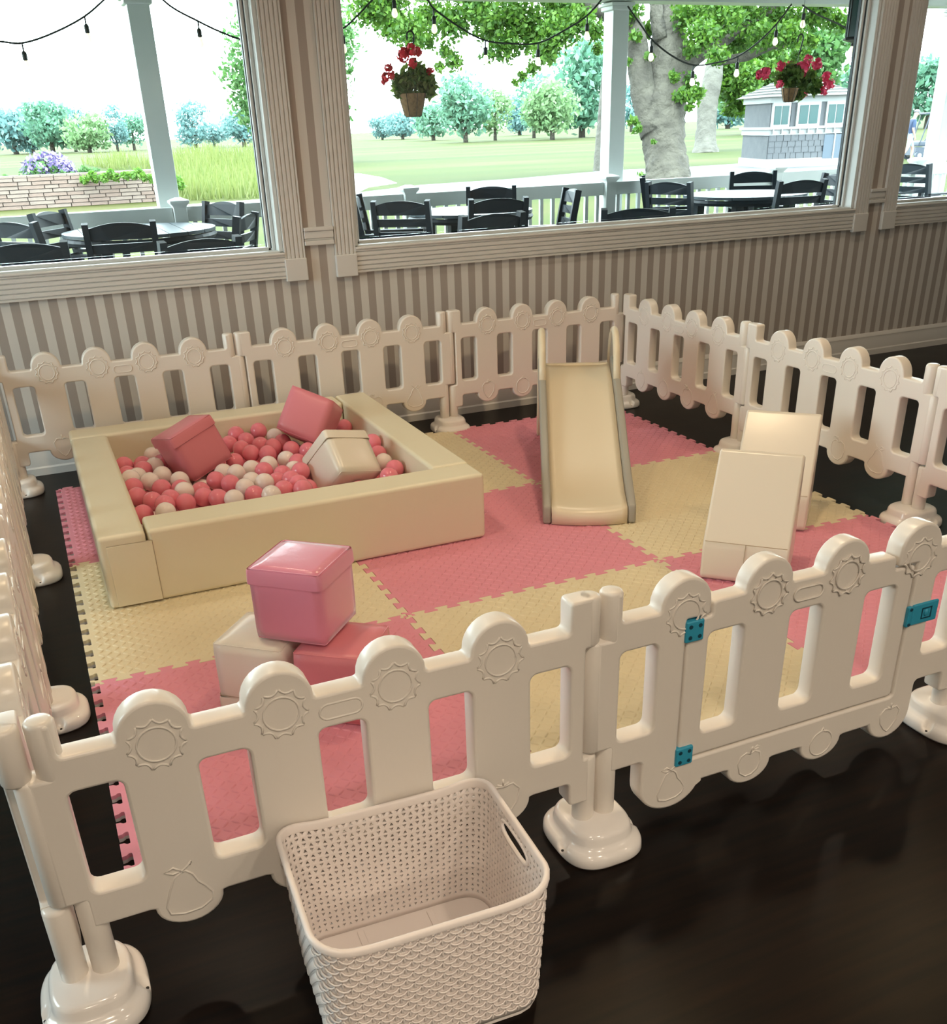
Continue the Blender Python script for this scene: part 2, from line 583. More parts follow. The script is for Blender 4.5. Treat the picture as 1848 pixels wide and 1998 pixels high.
def slab_mesh(name, outer, holes, thick, bev, m):
    """flat plate in the XZ plane with rounded edges and holes, as one mesh"""
    cu = bpy.data.curves.new(name, 'CURVE')
    cu.dimensions = '2D'
    cu.fill_mode = 'BOTH'
    cu.extrude = thick / 2 - bev
    cu.bevel_depth = bev
    cu.bevel_resolution = 2
    cu.offset = -bev
    for poly in [outer] + holes:
        s = cu.splines.new('POLY')
        s.points.add(len(poly) - 1)
        for p, (x, y) in zip(s.points, poly):
            p.co = (x, y, 0, 1)
        s.use_cyclic_u = True
    tmp = bpy.data.objects.new(name + '_outline', cu)
    col.objects.link(tmp)
    dg = bpy.context.evaluated_depsgraph_get()
    me = bpy.data.meshes.new_from_object(tmp.evaluated_get(dg))
    bpy.data.objects.remove(tmp)
    bpy.data.curves.remove(cu)
    me.transform(Matrix(((1, 0, 0, 0), (0, 0, -1, 0), (0, 1, 0, 0), (0, 0, 0, 1))))
    me.name = name
    me.materials.clear()
    me.materials.append(m)
    me.polygons.foreach_set('material_index', [0] * len(me.polygons))
    me.polygons.foreach_set('use_smooth', [True] * len(me.polygons))
    me.set_sharp_from_angle(angle=math.radians(50))
    return me

def join_into(me, mb, smooth=50):
    """append the pieces of an MB to a mesh"""
    bm = bmesh.new()
    bm.from_mesh(me)
    t = mb.mesh('joined', me.materials[0], smooth)
    bm.from_mesh(t)
    bm.to_mesh(me)
    bm.free()
    bpy.data.meshes.remove(t)
    me.set_sharp_from_angle(angle=math.radians(smooth))
    return me

def leaves(blobs, n, size, seed=1, flat=0.0, shell=0.55):
    """n leaf quads spread over ellipsoid blobs [(centre, (rx, ry, rz))]"""
    g = np.random.default_rng(seed)
    wts = np.array([b[1][0] * b[1][2] for b in blobs])
    idx = g.choice(len(blobs), n, p=wts / wts.sum())
    C = np.array([b[0] for b in blobs])[idx]
    R = np.array([b[1] for b in blobs])[idx]
    d = g.normal(size=(n, 3))
    d /= np.linalg.norm(d, axis=1)[:, None]
    rad = (shell + (1 - shell) * g.random(n)) * (0.85 + 0.3 * g.random(n))
    c = C + d * R * rad[:, None]
    a = g.normal(size=(n, 3))
    a[:, 2] *= (1 - flat)
    a /= np.linalg.norm(a, axis=1)[:, None]
    b = np.cross(a, g.normal(size=(n, 3)))
    b /= np.linalg.norm(b, axis=1)[:, None]
    s = size * (0.6 + 0.8 * g.random(n))[:, None]
    V = np.stack([c - a * s, c + b * s * 0.55, c + a * s, c - b * s * 0.55], 1).reshape(-1, 3)
    return V, np.arange(n * 4).reshape(-1, 4)

def quads_obj(name, VF, m, parent=None, **tags):
    V, Fc = VF
    me = bpy.data.meshes.new(name)
    me.from_pydata(V.tolist(), [], Fc.tolist())
    me.materials.append(m)
    return link(name, me, parent, **tags)

# ------------------------------------------------------------------ the room
YW = 3.36                      # inner face of the window wall
struct('floor', MB().box((3.2, -1.32, -0.05), (13.4, 9.66, 0.1)), M['floor'])
struct('ceiling', MB().box((3.2, -1.32, 3.05), (13.4, 9.66, 0.1)), M['ceiling'])
wl_ = MB().box((-3.45, -1.32, 0.465), (0.1, 9.66, 0.93)).box((-3.45, -1.32, 2.68), (0.1, 9.66, 0.64))
wl_.box((-3.45, (-6.15 + WLY - 1.20) / 2, 1.645), (0.1, WLY - 1.20 + 6.15, 1.43)).box((-3.45, (3.51 + WLY + 1.20) / 2, 1.645), (0.1, 3.51 - WLY - 1.20, 1.43))
struct('wall_left', wl_, M['wall_plain'])
win4 = MB()
for y_, z_, sy_, sz_ in ((WLY - 1.17, 1.645, 0.06, 1.43), (WLY + 1.17, 1.645, 0.06, 1.43), (WLY, 0.96, 2.4, 0.06), (WLY, 2.33, 2.4, 0.06), (WLY, 1.645, 0.05, 1.37)):
    win4.box((-3.45, y_, z_), (0.08, sy_, sz_))
w4 = struct('window_4', win4, M['sash'])
w4['label'] = 'side window of the room'
MB().box((-3.46, WLY, 1.645), (0.006, 2.30, 1.33)).build('pane', M['pane'], w4)
struct('wall_right', MB().box((9.85, -1.32, 1.5), (0.1, 9.66, 3.0)), M['wall_plain'])
struct('wall_front', MB().box((3.2, -6.1, 1.5), (13.2, 0.1, 3.0)), M['wall_plain'])
OPEN = [(-1.85, 1.28), (1.65, 4.955), (5.295, 8.35)]
Z0, Z1 = 0.93, 2.36
w = MB()
w.box(((-3.4 + 9.8) / 2, YW + 0.075, Z0 / 2), (13.2, 0.15, Z0))
w.box(((-3.4 + 9.8) / 2, YW + 0.075, (Z1 + 3.0) / 2), (13.2, 0.15, 3.0 - Z1))
edges = [-3.4] + [e for o in OPEN for e in o] + [9.8]
for i in range(0, 8, 2):
    w.box(((edges[i] + edges[i + 1]) / 2, YW + 0.075, (Z0 + Z1) / 2), (edges[i + 1] - edges[i], 0.15, Z1 - Z0))
struct('wall_back', w, M['wallpaper'])

def fluted(mb, x0, x1, z0, z1, y, axis, n, depth=0.018):
    """a casing board on the wall: flat back, n round reeds between two fillets"""
    lo, hi = (x0, x1) if axis == 'v' else (z0, z1)
    wd = hi - lo
    prof = [(0, 0), (0, depth)]
    m0 = wd * 0.10
    st = (wd - 2 * m0) / n
    for k in range(n + 1):
        c = m0 + k * st
        g = st * 0.16
        prof += [(c - g, depth), (c - g * 0.3, depth - 0.007), (c + g * 0.3, depth - 0.007), (c + g, depth)]
    prof += [(wd, depth), (wd, 0)]
    N = len(prof)
    vs, fs = [], []
    for e in ((z0, z1) if axis == 'v' else (x0, x1)):
        for p, q in prof:
            vs.append((lo + p, y - q, e) if axis == 'v' else (e, y - q, lo + p))
    for i in range(N - 1):
        fs.append((i, i + 1, N + i + 1, N + i))
    fs += [tuple(range(N)), tuple(range(2 * N - 1, N - 1, -1))]
    return mb.add(vs, fs)

for i, (x0, x1) in enumerate(OPEN):
    win = bpy.data.objects.new('window_%d' % (i + 1), None)
    col.objects.link(win)
    win.location = (0, 0, 0)
    win['kind'] = 'structure'
    win['label'] = ['picture window at the left over the ball pit', 'wide picture window in the middle of the striped wall', 'picture window at the far right end of the wall'][i]
    # lining boards of the opening, stepped sash rails and stops
    f = MB()
    for a, b, yy, t in ((0.0, 0.022, YW + 0.055, 0.11), (0.022, 0.040, YW + 0.085, 0.05), (0.040, 0.058, YW + 0.105, 0.045)):
        f.box((x0 + (a + b) / 2, yy, (Z0 + Z1) / 2), (b - a, t, Z1 - Z0))
        f.box((x1 - (a + b) / 2, yy, (Z0 + Z1) / 2), (b - a, t, Z1 - Z0))
        f.box(((x0 + x1) / 2, yy, Z1 - (a + b) / 2), (x1 - x0, t, b - a))
    f.box(((x0 + x1) / 2, YW + 0.055, Z0 + 0.008), (x1 - x0, 0.11, 0.016))
    f.box(((x0 + x1) / 2, YW + 0.105, Z0 + 0.018), (x1 - x0, 0.045, 0.022))
    f.build('sash_frame', M['sash'], win, bevel=0.004, seg=2)
    g = MB()
    for s, xx in ((1, x0), (-1, x1)):
        g.box((xx + s * 0.0600, YW + 0.112, (Z0 + Z1) / 2), (0.004, 0.02, Z1 - Z0 - 0.06))
        g.box((xx + s * 0.0415, YW + 0.0820, (Z0 + Z1) / 2), (0.003, 0.016, Z1 - Z0 - 0.05))
    g.build('glazing_gasket', M['gasket'], win)
    MB().box(((x0 + x1) / 2, YW + 0.118, (Z0 + Z1) / 2 + 0.005), (x1 - x0 - 0.116, 0.006, Z1 - Z0 - 0.07)).build('pane', M['pane'], win)
    c0, c1 = x0 - 0.105, x1 + 0.105
    for a, b in ((c0, x0), (x1, c1)):
        fluted(MB(), a, b, Z0 - 0.022, Z1, YW, 'v', 4).build('casing', M['trim'], win, smooth=30)
        MB().box(((a + b) / 2, YW - 0.0145, 0.854), (b - a + 0.008, 0.029, 0.108)).build('corner_block', M['trim'], win, bevel=0.005)
        MB().box(((a + b) / 2, YW - 0.0145, Z1 + 0.05), (b - a + 0.008, 0.029, 0.108)).build('corner_block', M['trim'], win, bevel=0.005)
    fluted(MB(), x0, x1, 0.816, Z0 - 0.004, YW, 'h', 4, 0.020).build('sill_casing', M['trim'], win, smooth=30)
    MB().box(((x0 + x1) / 2, YW - 0.012, Z0 + 0.002), (x1 - x0, 0.026, 0.014)).build('sill_nosing', M['trim'], win, bevel=0.005)
    fluted(MB(), x0, x1, Z1, Z1 + 0.105, YW, 'h', 4).build('head_casing', M['trim'], win, smooth=30)

# chair-rail pieces between the casings, baseboards
for i, (a, b) in enumerate(((1.389, 1.541), (5.064, 5.186))):
    r = MB()
    for z0_, z1_, d in ((0.962, 0.984, 0.024), (0.984, 0.994, 0.014), (0.994, 1.028, 0.020), (1.028, 1.046, 0.026)):
        r.box(((a + b) / 2, YW - d / 2, (z0_ + z1_) / 2), (b - a, d, z1_ - z0_))
    struct('trim_%d' % (i + 1), r, M['trim'], bevel=0.003)
def baseboard(name, a, b):
    p = [(0, 0), (0.030, 0), (0.030, 0.035), (0.022, 0.042), (0.020, 0.105), (0.016, 0.116), (0.018, 0.124), (0.008, 0.142), (0, 0.146)]
    mb = MB()
    n = len(p)
    vs = [(a, YW - d, z) for d, z in p] + [(b, YW - d, z) for d, z in p]
    fs = [(i, (i + 1) % n, n + (i + 1) % n, n + i) for i in range(n)] + [tuple(range(n)), tuple(range(2 * n - 1, n - 1, -1))]
    mb.add(vs, fs)
    return struct(name, mb, M['trim'], smooth=40)
baseboard('baseboard_back', -3.4, 9.8)

# ------------------------------------------------------------------ foam mat: nine interlocking tiles
MT = 0.020
ND = 12
def edge_curve(n=ND, d=0.012):
    """offset profile of one tile edge: [(t, offset)] for t in 0..1"""
    out = [(0.0, 0.0), (0.012, 0.0), (0.014, -d)]
    for k in range(n):
        b = k / n
        p = 1.0 / n
        out += [(b + 0.30 * p, -d), (b + 0.285 * p, -d * 0.2), (b + 0.215 * p, d * 0.35), (b + 0.22 * p, d * 0.85), (b + 0.26 * p, d),
                (b + 0.74 * p, d), (b + 0.78 * p, d * 0.85), (b + 0.785 * p, d * 0.35), (b + 0.715 * p, -d * 0.2), (b + 0.70 * p, -d)]
    out += [(0.986, -d), (0.988, 0.0)]
    return out
EC = edge_curve()
def tile_outline():
    P = [(t, o) for t, o in EC]                       # bottom edge, left to right: tab up = +y
    P += [(1 + o, t) for t, o in EC]                  # right edge, upwards
    P += [(t, 1 + o) for t, o in EC[::-1]] if False else []
    P += [(1.0, 1.0)] + [(t, 1 + o) for t, o in EC[::-1][:-1]]
    P += [(0.0, 1.0)] + [(o, t) for t, o in EC[::-1][:-1]]
    Q = []
    for p in P:
        if not Q or (abs(p[0] - Q[-1][0]) + abs(p[1] - Q[-1][1])) > 1e-6:
            Q.append(p)
    return Q
TO = tile_outline()
def tile_mesh(name, m):
    k = 0.9984
    P = [((x - 0.5) * k + 0.5, (y - 0.5) * k + 0.5) for x, y in TO]
    n = len(P)
    ci = 0.9955
    def ring(z, s):
        return [((x - 0.5) * s + 0.5, (y - 0.5) * s + 0.5, z) for x, y in P]
    mb = MB()
    vs = ring(0.0, 1) + ring(0.009, 1) + ring(MT - 0.0012, 1) + ring(MT, 0.9988)
    fs, mi = [tuple(range(n - 1, -1, -1))], [1]
    for L in range(3):
        for i in range(n):
            j = (i + 1) % n
            fs.append((L * n + i, L * n + j, (L + 1) * n + j, (L + 1) * n + i))
            mi.append(1 if L == 0 else 0)
    fs.append(tuple(3 * n + i for i in range(n)))
    mi.append(0)
    mb.v, mb.f, mb.mi = vs, fs, mi
    return mb.mesh(name, [m, M['foam_core']])
def ridge_mesh(name, m):
    """raised tread pattern: lens-shaped ridges laid crosswise in turn"""
    s = 1.0 / 42
    L, wd, h = s * 0.60, s * 0.17, 0.0042
    vs, fs = [], []
    for i in range(42):
        for j in range(42):
            cx, cy = (i + 0.5) * s, (j + 0.5) * s
            if min(cx, cy, 1 - cx, 1 - cy) < 0.023:
                continue
            a = math.pi / 4 if (i + j) % 2 else -math.pi / 4
            ux, uy = math.cos(a), math.sin(a)
            o = len(vs)
            for u, v, z in ((-L, 0, 0), (-L * .5, -wd * .8, 0), (L * .5, -wd * .8, 0), (L, 0, 0), (L * .5, wd * .8, 0), (-L * .5, wd * .8, 0), (-L * .45, 0, h), (L * .45, 0, h)):
                vs.append((cx + ux * u - uy * v, cy + uy * u + ux * v, MT + z - 0.0001))
            fs += [(o, o + 1, o + 6), (o + 1, o + 2, o + 7, o + 6), (o + 2, o + 3, o + 7), (o + 3, o + 4, o + 7), (o + 4, o + 5, o + 6, o + 7), (o + 5, o, o + 6)]
    mb = MB()
    mb.v, mb.f, mb.mi = vs, fs, [0] * len(fs)
    return mb.mesh(name, m, 180)
tile_me = {c: tile_mesh('foam_tile', M['foam_' + c]) for c in ('pink', 'cream')}
ridge_me = {c: ridge_mesh('tread_ridges', M['foam_' + c]) for c in ('pink', 'cream')}
TILE_LABEL = {
    (0, 0): 'pink foam tile under the stacked cubes by the front left corner', (1, 0): 'cream foam tile just behind the front fence post',
    (2, 0): 'pink foam tile behind the gate', (0, 1): 'cream foam tile in front of the ball pit left corner',
    (1, 1): 'pink foam tile in the middle in front of the slide', (2, 1): 'cream foam tile to the right of the slide foot',
    (0, 2): 'pink foam tile mostly hidden beneath the ball pit', (1, 2): 'cream foam tile showing as a strip behind the ball pit corner',
    (2, 2): 'pink foam tile behind the slide at the back'}
for (i, j), lab in TILE_LABEL.items():
    c = 'pink' if (i + j) % 2 == 0 else 'cream'
    t = link('foam_tile', tile_me[c])
    t.location = (i, j, 0)
    tag(t, lab, 'floor mat', 'interlocking foam floor tiles')
    r = link('tread_ridges', ridge_me[c], t)
    r['kind'] = 'stuff'

# ------------------------------------------------------------------ picket fence
L = 1.09
TH = 0.050
ARCH = [0.200, 0.4185, 0.637, 0.8555]
SLOT = [0.088 + 0.22 * k for k in range(5)]
ZR, ZT = 0.558, 0.628
def arch_pts(u, a0=180, a1=0, n=14):
    return arc(u, 0.561, 0.0635, 0.0655, a0, a1, n)
def lobe_pts(u, zr, zb, hw=0.0635, n=14):
    return arc(u, zr - 0.002, hw, zr - 0.002 - zb, 0, -180, n)
def left_end(down):
    return [(0.026, down, 0), (0.026, 0.251, 0.004), (-0.012, 0.251, 0.0), (-0.012, 0.521, 0.0), (0.026, 0.521, 0.004), (0.026, ZT - 0.004, 0.0), (0.043, ZT - 0.004, 0.010), (0.043, ZR, 0.010)]
def right_end():
    return [(1.012, ZR, 0.010), (1.012, ZT, 0.010), (1.064, ZT, 0.0), (1.064, 0.517, 0.0), (1.049, 0.517, 0.004), (1.049, 0.245, 0.004), (1.064, 0.245, 0.0), (1.064, 0.128, 0.0), (1.014, 0.128, 0.012), (1.014, 0.188, 0.010)]
def panel_outline():
    P = left_end(0.188)
    for u in ARCH:
        P += [(u - 0.068, ZR, 0.004)] + arch_pts(u) + [(u + 0.068, ZR, 0.004)]
    P += right_end()
    for u in ARCH[::-1]:
        P += [(u + 0.072, 0.188, 0.006)] + lobe_pts(u, 0.188, 0.133) + [(u - 0.072, 0.188, 0.006)]
    return fillet(P, 4)[::-1]
def slot_holes(ks, z0=0.264, z1=0.486, hw=0.046):
    return [rrect(SLOT[k] - hw, z0, SLOT[k] + hw, z1, 0.016)[::-1] for k in ks]
def feet(mb):
    R = 0.0248
    def post(u, z0, z1):
        mb.tube([(u, 0, z0), (u, 0, z0 + 0.002), (u, 0, z0 + 0.007), (u, 0, z1 - 0.008), (u, 0, z1 - 0.002), (u, 0, z1)], [R - 0.007, R - 0.0025, R, R, R - 0.003, R - 0.008], 24)
    post(0.0275, 0.030, 0.262)
    post(0.0275, 0.49, ZT)
    post(-0.0125, 0.250, 0.522)
    post(1.0645, 0.030, 0.244)
    post(1.0645, 0.516, ZT)
    return mb
def line_relief(mb, pts, closed=False, r=0.0025):
    """a moulded line standing proud on both faces (outside and inside of the panel)"""
    for s in (-1, 1):
        mb.tube([(u, s * (TH / 2 - 0.0003), z) for u, z in pts], r, 5, closed=closed)
    return mb
def sun_emblem(u, z=0.541):
    mb = MB()
    line_relief(mb, [(u + 0.033 * math.cos(t), z + 0.034 * math.sin(t)) for t in [2 * math.pi * k / 26 for k in range(26)]], True)
    n = 11
    for k in range(n):
        a0 = math.pi / 2 + 2 * math.pi * k / n + 0.02
        a1 = math.pi / 2 + 2 * math.pi * (k + 1) / n - 0.02
        pts = []
        for q in range(7):
            t = q / 6
            a = a0 + (a1 - a0) * t
            rr = 0.0505 - 0.0085 * math.sin(math.pi * t) ** 0.7
            pts.append((u + rr * math.cos(a), z + rr * math.sin(a)))
        line_relief(mb, pts)
    return mb.weld_hub((u, 0, z))
def fruit_emblem(kind, u, z, k=1.0):
    mb = MB()
    def ln(P, closed=False):
        line_relief(mb, [(u + x * k, z + y * k) for x, y in P], closed)
    if kind == 'pear':
        ln([(-0.004, 0.046), (-0.018, 0.036), (-0.029, 0.010), (-0.038, -0.018), (-0.034, -0.034), (-0.012, -0.041), (0.016, -0.039), (0.034, -0.028), (0.038, -0.012), (0.028, 0.006), (0.018, 0.018), (0.012, 0.036), (0.002, 0.046), (-0.003, 0.044)])
        ln([(-0.004, 0.047), (-0.016, 0.058), (-0.030, 0.052), (-0.018, 0.045), (-0.004, 0.047), (0.006, 0.054), (0.014, 0.062), (0.010, 0.056)])
    elif kind == 'apple':
        ln([(0.0, 0.030), (-0.014, 0.036), (-0.030, 0.028), (-0.036, 0.006), (-0.028, -0.022), (-0.010, -0.036), (0.008, -0.035), (0.026, -0.022), (0.034, 0.004), (0.028, 0.028), (0.012, 0.036), (0.0, 0.030), (0.002, 0.046), (0.006, 0.050)])
        ln([(0.006, 0.042), (0.018, 0.050), (0.028, 0.044), (0.016, 0.040), (0.006, 0.042)])
    elif kind == 'orange':
        ln([(0.036 * math.cos(t), 0.037 * math.sin(t) - 0.002) for t in [2 * math.pi * q / 20 for q in range(20)]], True)
        ln([(-0.014, 0.030), (-0.004, 0.034), (0.0, 0.046), (0.004, 0.034), (0.014, 0.029)])
    else:
        ln([(0.0, 0.032), (-0.020, 0.036), (-0.034, 0.020), (-0.028, -0.008), (-0.012, -0.030), (0.0, -0.040), (0.012, -0.030), (0.028, -0.008), (0.034, 0.020), (0.020, 0.036), (0.0, 0.032)])
        ln([(-0.012, 0.040), (0.0, 0.034), (0.012, 0.040)])
        ln([(0.0, 0.036), (0.0, 0.050)])
    return mb.weld_hub((u, 0, z))
def plate_emblem(u=0.529, z=0.521, hw=0.041, hh=0.016):
    P = [(u + hw - hh + hh * math.cos(t), z + hh * math.sin(t)) for t in [math.radians(-90 + 20 * k) for k in range(10)]]
    P += [(u - hw + hh + hh * math.cos(t), z + hh * math.sin(t)) for t in [math.radians(90 + 20 * k) for k in range(10)]]
    return line_relief(MB(), P, True).weld_hub((u, 0, z))

panel_me = slab_mesh('picket_fence', panel_outline(), slot_holes(range(5)), TH, 0.0062, M['fence'])
join_into(panel_me, feet(MB()))
sun_me = [sun_emblem(u).mesh('sun_emblem', M['fence'], 180) for u in ARCH]
FR = ['pear', 'apple', 'orange', 'strawberry']
fruit_me = [fruit_emblem(k, u, 0.206 if k == 'pear' else 0.198, 1.14).mesh('fruit_emblem', M['fence'], 180) for k, u in zip(FR, ARCH)]
plate_me = plate_emblem().mesh('plate_outline', M['fence'], 180)

def place(o, a, b):
    a, b = Vector(a), Vector(b)
    d = b - a
    o.location = (a.x, a.y, 0)
    o.rotation_euler = (0, 0, math.atan2(d.y, d.x))
    o.scale = (d.length / L, 1, 1)
def fence_panel(a, b, label):
    p = link('picket_fence', panel_me)
    place(p, a, b)
    tag(p, label, 'fence', 'white picket fence panels')
    for me in sun_me:
        link('sun_emblem', me, p)
    for me in fruit_me:
        link('fruit_emblem', me, p)
    link('plate_outline', plate_me, p)
    return p
FLC, J1, J2 = (-0.097, -0.237), (0.9935, -0.239), (2.085, -0.240)
FRC, R2, R1, BRC = (3.137, -0.215), (3.120, 0.887), (3.096, 1.962), (3.088, 3.030)
B0, B2, B1, BLC = (3.062, 3.058), (2.022, 3.066), (0.922, 3.078), (-0.166, 3.092)
L0, L2, L1, LE = (-0.172, 3.090), (-0.150, 1.985), (-0.137, 0.880), (-0.125, -0.262)
for a, b, lab in (
    (FLC, J1, 'white picket fence panel directly behind the white basket'),
    (FRC, R2, 'white picket fence panel beyond the gate latch, cut off by the photo edge'),
    (R2, R1, 'white picket fence panel beside the two ivory wedges'),
    (R1, BRC, 'white picket fence panel between the wedges and the corner behind the slide'),
    (B0, B2, 'white picket fence panel along the wall, behind the slide'),
    (B2, B1, 'white picket fence panel along the wall, behind the tilted pink cube in the pit'),
    (B1, BLC, 'white picket fence panel along the wall, behind the lidded pink cube in the pit'),
    (L0, L2, 'edge-on white picket fence panel, farthest of three beside the ball pit'),
    (L2, L1, 'edge-on white picket fence panel, middle of the three beside the mat teeth'),
    (L1, LE, 'edge-on white picket fence panel, nearest of three, meeting the corner stand')):
    fence_panel(a, b, lab)

# gate: fixed frame panel with a hinged door in it
def gate_frame_outline():
    P = left_end(0.188)
    u = ARCH[0]
    P += [(u - 0.068, ZR, 0.004)] + arch_pts(u) + [(u + 0.064, 0.527, 0.008), (0.204, 0.527, 0.003), (0.204, 0.158, 0.010)]
    u = ARCH[3]
    P += [(0.8535, 0.158, 0.010), (0.8535, 0.527, 0.003), (u - 0.064, 0.527, 0.008)] + arch_pts(u) + [(u + 0.068, ZR, 0.004)]
    P += right_end()
    P += [(0.923, 0.188, 0.012)] + [(0.923, 0.105, 0)] + arc(0.8555, 0.103, 0.0675, 0.069, 0, -168, 14) + [(0.785, 0.088, 0.006)]
    for u in (ARCH[2], ARCH[1]):
        P += [(u + 0.072, 0.088, 0.006)] + lobe_pts(u, 0.088, 0.034) + [(u - 0.072, 0.088, 0.006)]
    P += [(0.271, 0.088, 0.006)] + arc(0.194, 0.108, 0.083, 0.074, -14, -180, 16) + [(0.111, 0.188, 0.012)]
    return fillet(P, 4)[::-1]
def gate_door_outline():
    P = [(0.208, 0.162, 0.012), (0.208, 0.522, 0.006), (0.270, 0.522, 0.006), (0.270, ZR - 0.002, 0.012)]
    for u in ARCH[1:3]:
        P += [(u - 0.068, ZR, 0.004)] + arch_pts(u) + [(u + 0.068, ZR, 0.004)]
    P += [(0.786, ZR - 0.002, 0.012), (0.786, 0.522, 0.006), (0.8495, 0.522, 0.010), (0.8495, 0.162, 0.012)]
    return fillet(P, 4)[::-1]
gf_me = slab_mesh('fence_gate', gate_frame_outline(), slot_holes((0, 4)), TH, 0.0062, M['fence'])
join_into(gf_me, feet(MB()))
gate = link('fence_gate', gf_me)
place(gate, J1, J2)
tag(gate, 'white picket gate with a hinged door, blue hinges and a blue latch', 'gate')
for k in (0, 3):
    link('sun_emblem', sun_me[k], gate)
for kind, u, z in zip(FR, (0.194, ARCH[1], ARCH[2], ARCH[3]), (0.098, 0.090, 0.086, 0.092)):
    fruit_emblem(kind, u, z, 0.95).build('fruit_emblem', M['fence'], gate, smooth=180)
door = link('gate_door', slab_mesh('gate_door', gate_door_outline(), [rrect(a, 0.222, b, 0.480, 0.016)[::-1] for a, b in ((0.266, 0.361), (0.488, 0.580), (0.706, 0.800))], TH - 0.004, 0.0062, M['fence']), gate)
for k in (1, 2):
    link('sun_emblem', sun_me[k], door)
link('plate_outline', plate_me, door)
def hinge(z0, z1):
    h = MB().box((0.2225, -0.0005, (z0 + z1) / 2), (0.047, TH + 0.009, z1 - z0)).build('hinge', M['hinge'], gate, bevel=0.004)
    h['label'] = 'blue hinge plate with four screws'
    for du in (-0.012, 0.012):
        for dz in (-0.013, 0.013):
            c = (0.2225 + du, 0, (z0 + z1) / 2 + dz)
            MB().tube([(c[0], -0.0312, c[2]), (c[0], 0.0302, c[2])], 0.0048, 10).build('screw', M['screw'], h)
hinge(0.472, 0.523)
hinge(0.149, 0.198)
lat = MB().box((0.9015, -0.0265, 0.3875), (0.083, 0.008, 0.056)).build('latch', M['hinge'], gate, bevel=0.004)
lat['label'] = 'blue sliding latch plate'
MB().box((0.8520, -0.0260, 0.3860), (0.015, 0.011, 0.054)).build('latch_leaf', M['hinge'], lat, bevel=0.003)
rb = MB()
rb.box((0.9050, -0.0300, 0.4010), (0.030, 0.003, 0.003)).box((0.9050, -0.0300, 0.3740), (0.030, 0.003, 0.003)).box((0.8905, -0.0300, 0.3875), (0.003, 0.003, 0.030)).box((0.9195, -0.0300, 0.3875), (0.003, 0.003, 0.030))
rb.build('thumb_slot', M['screw'], lat)
MB().ball((0.9050, -0.0305, 0.3875), (0.0085, 0.004, 0.010), 10, 7).build('thumb_slide', M['hinge'], lat, smooth=180)
for z in (0.366, 0.407):
    MB().tube([(0.8520, -0.0335, z), (0.8520, -0.030, z)], 0.0042, 10).build('screw', M['screw'], lat)

# bases: moulded stepped feet that hold two fence tubes each
def base_mesh():
    prof = [(0.0, 0.0), (0.103, 0.0), (0.106, 0.006), (0.105, 0.022), (0.101, 0.030), (0.094, 0.035), (0.086, 0.039), (0.083, 0.046), (0.081, 0.060), (0.077, 0.068), (0.069, 0.0725), (0.0, 0.0755)]
    mb = MB().lathe(prof[1:-1] + [(0.02, 0.0755)], 120, power=3.0, sx=0.93, sy=1.06)
    out = []
    for x, y, z in mb.v:
        for s in (-1, 1):
            d = math.hypot((y + 0.030) / 0.0165, (x - s * 0.0935) / 0.0135)
            if z > 0.008 and d < 1.0:
                z = min(z, 0.014 + 0.020 * d ** 3)
        out.append((x, y, z))
    mb.v = out
    return mb.mesh('fence_stand', M['fence_base'], 180)
base_me = base_mesh()
collar_me = {}
def fence_base(x, y, rz, label):
    b = link('fence_stand', base_me)
    b.location = (x, y, 0)
    b.rotation_euler = (0, 0, rz)
    tag(b, label, 'fence base', 'white fence bases')
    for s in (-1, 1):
        MB().tube([(s * 0.0925, -0.030, 0.0145), (s * 0.0925, -0.030, 0.0165)], 0.0032, 10).build('screw_hole_shade', M['dark'], b)  # solid dark disc stands for the shade down the hole
    return b
def mid(a, da=0.0, db=0.0):
    return (a[0] + da, a[1] + db)
for p, rz, lab in (
    (mid(FLC, -0.003, -0.004), 0, 'large white fence base at the front left corner of the photo'),
    (mid(J1), 0, 'white fence base between the white basket and the gate'),
    (mid(J2), 0, 'white fence base at the right edge, behind the gate latch'),
    (mid(R2), math.pi / 2, 'white fence base on the dark floor behind the right end of the gate'),
    (mid(R1), math.pi / 2, 'white fence base partly hidden behind the rear cream wedge'),
    (mid(BRC, -0.006, 0.016), math.pi / 2, 'white fence base in the corner behind the slide'),
    (mid(B2), 0, 'white fence base behind the ball pit corner, touching the cream tile'),
    (mid(B1), 0, 'white fence base hidden behind the middle of the ball pit'),
    (mid(BLC, -0.004, -0.004), math.pi / 2, 'white fence base at the back left corner by the ball pit'),
    (mid(L2), math.pi / 2, 'white fence base on the left, beside the ball pit front corner'),
    (mid(L1), math.pi / 2, 'white fence base on the left, just behind the front panel')):
    fence_base(p[0], p[1], rz, lab)

# ------------------------------------------------------------------ ball pit
pit = thing('ball_pit', 'square cream vinyl ball pit full of pink and white balls', 'ball pit', (0.81, 2.25, MT))
def pit_wall(x0, x1, y0, y1, twist=0.0):
    c = ((x0 + x1) / 2 - 0.81, (y0 + y1) / 2 - 2.25, 0.134)
    mb = MB().box((0, 0, 0), (x1 - x0, y1 - y0, 0.264))
    o = mb.build('pit_wall', M['cream_vinyl'], pit, bevel=0.016, seg=4)
    o.location = c
    o.rotation_euler = (0, 0, twist)
    return o
wl = pit_wall(0.098, 0.256, 1.505, 2.842)
wf = pit_wall(0.262, 1.524, 1.505, 1.664)
wr = pit_wall(1.370, 1.530, 1.668, 3.002)
wb = pit_wall(0.098, 1.366, 2.846, 3.004)
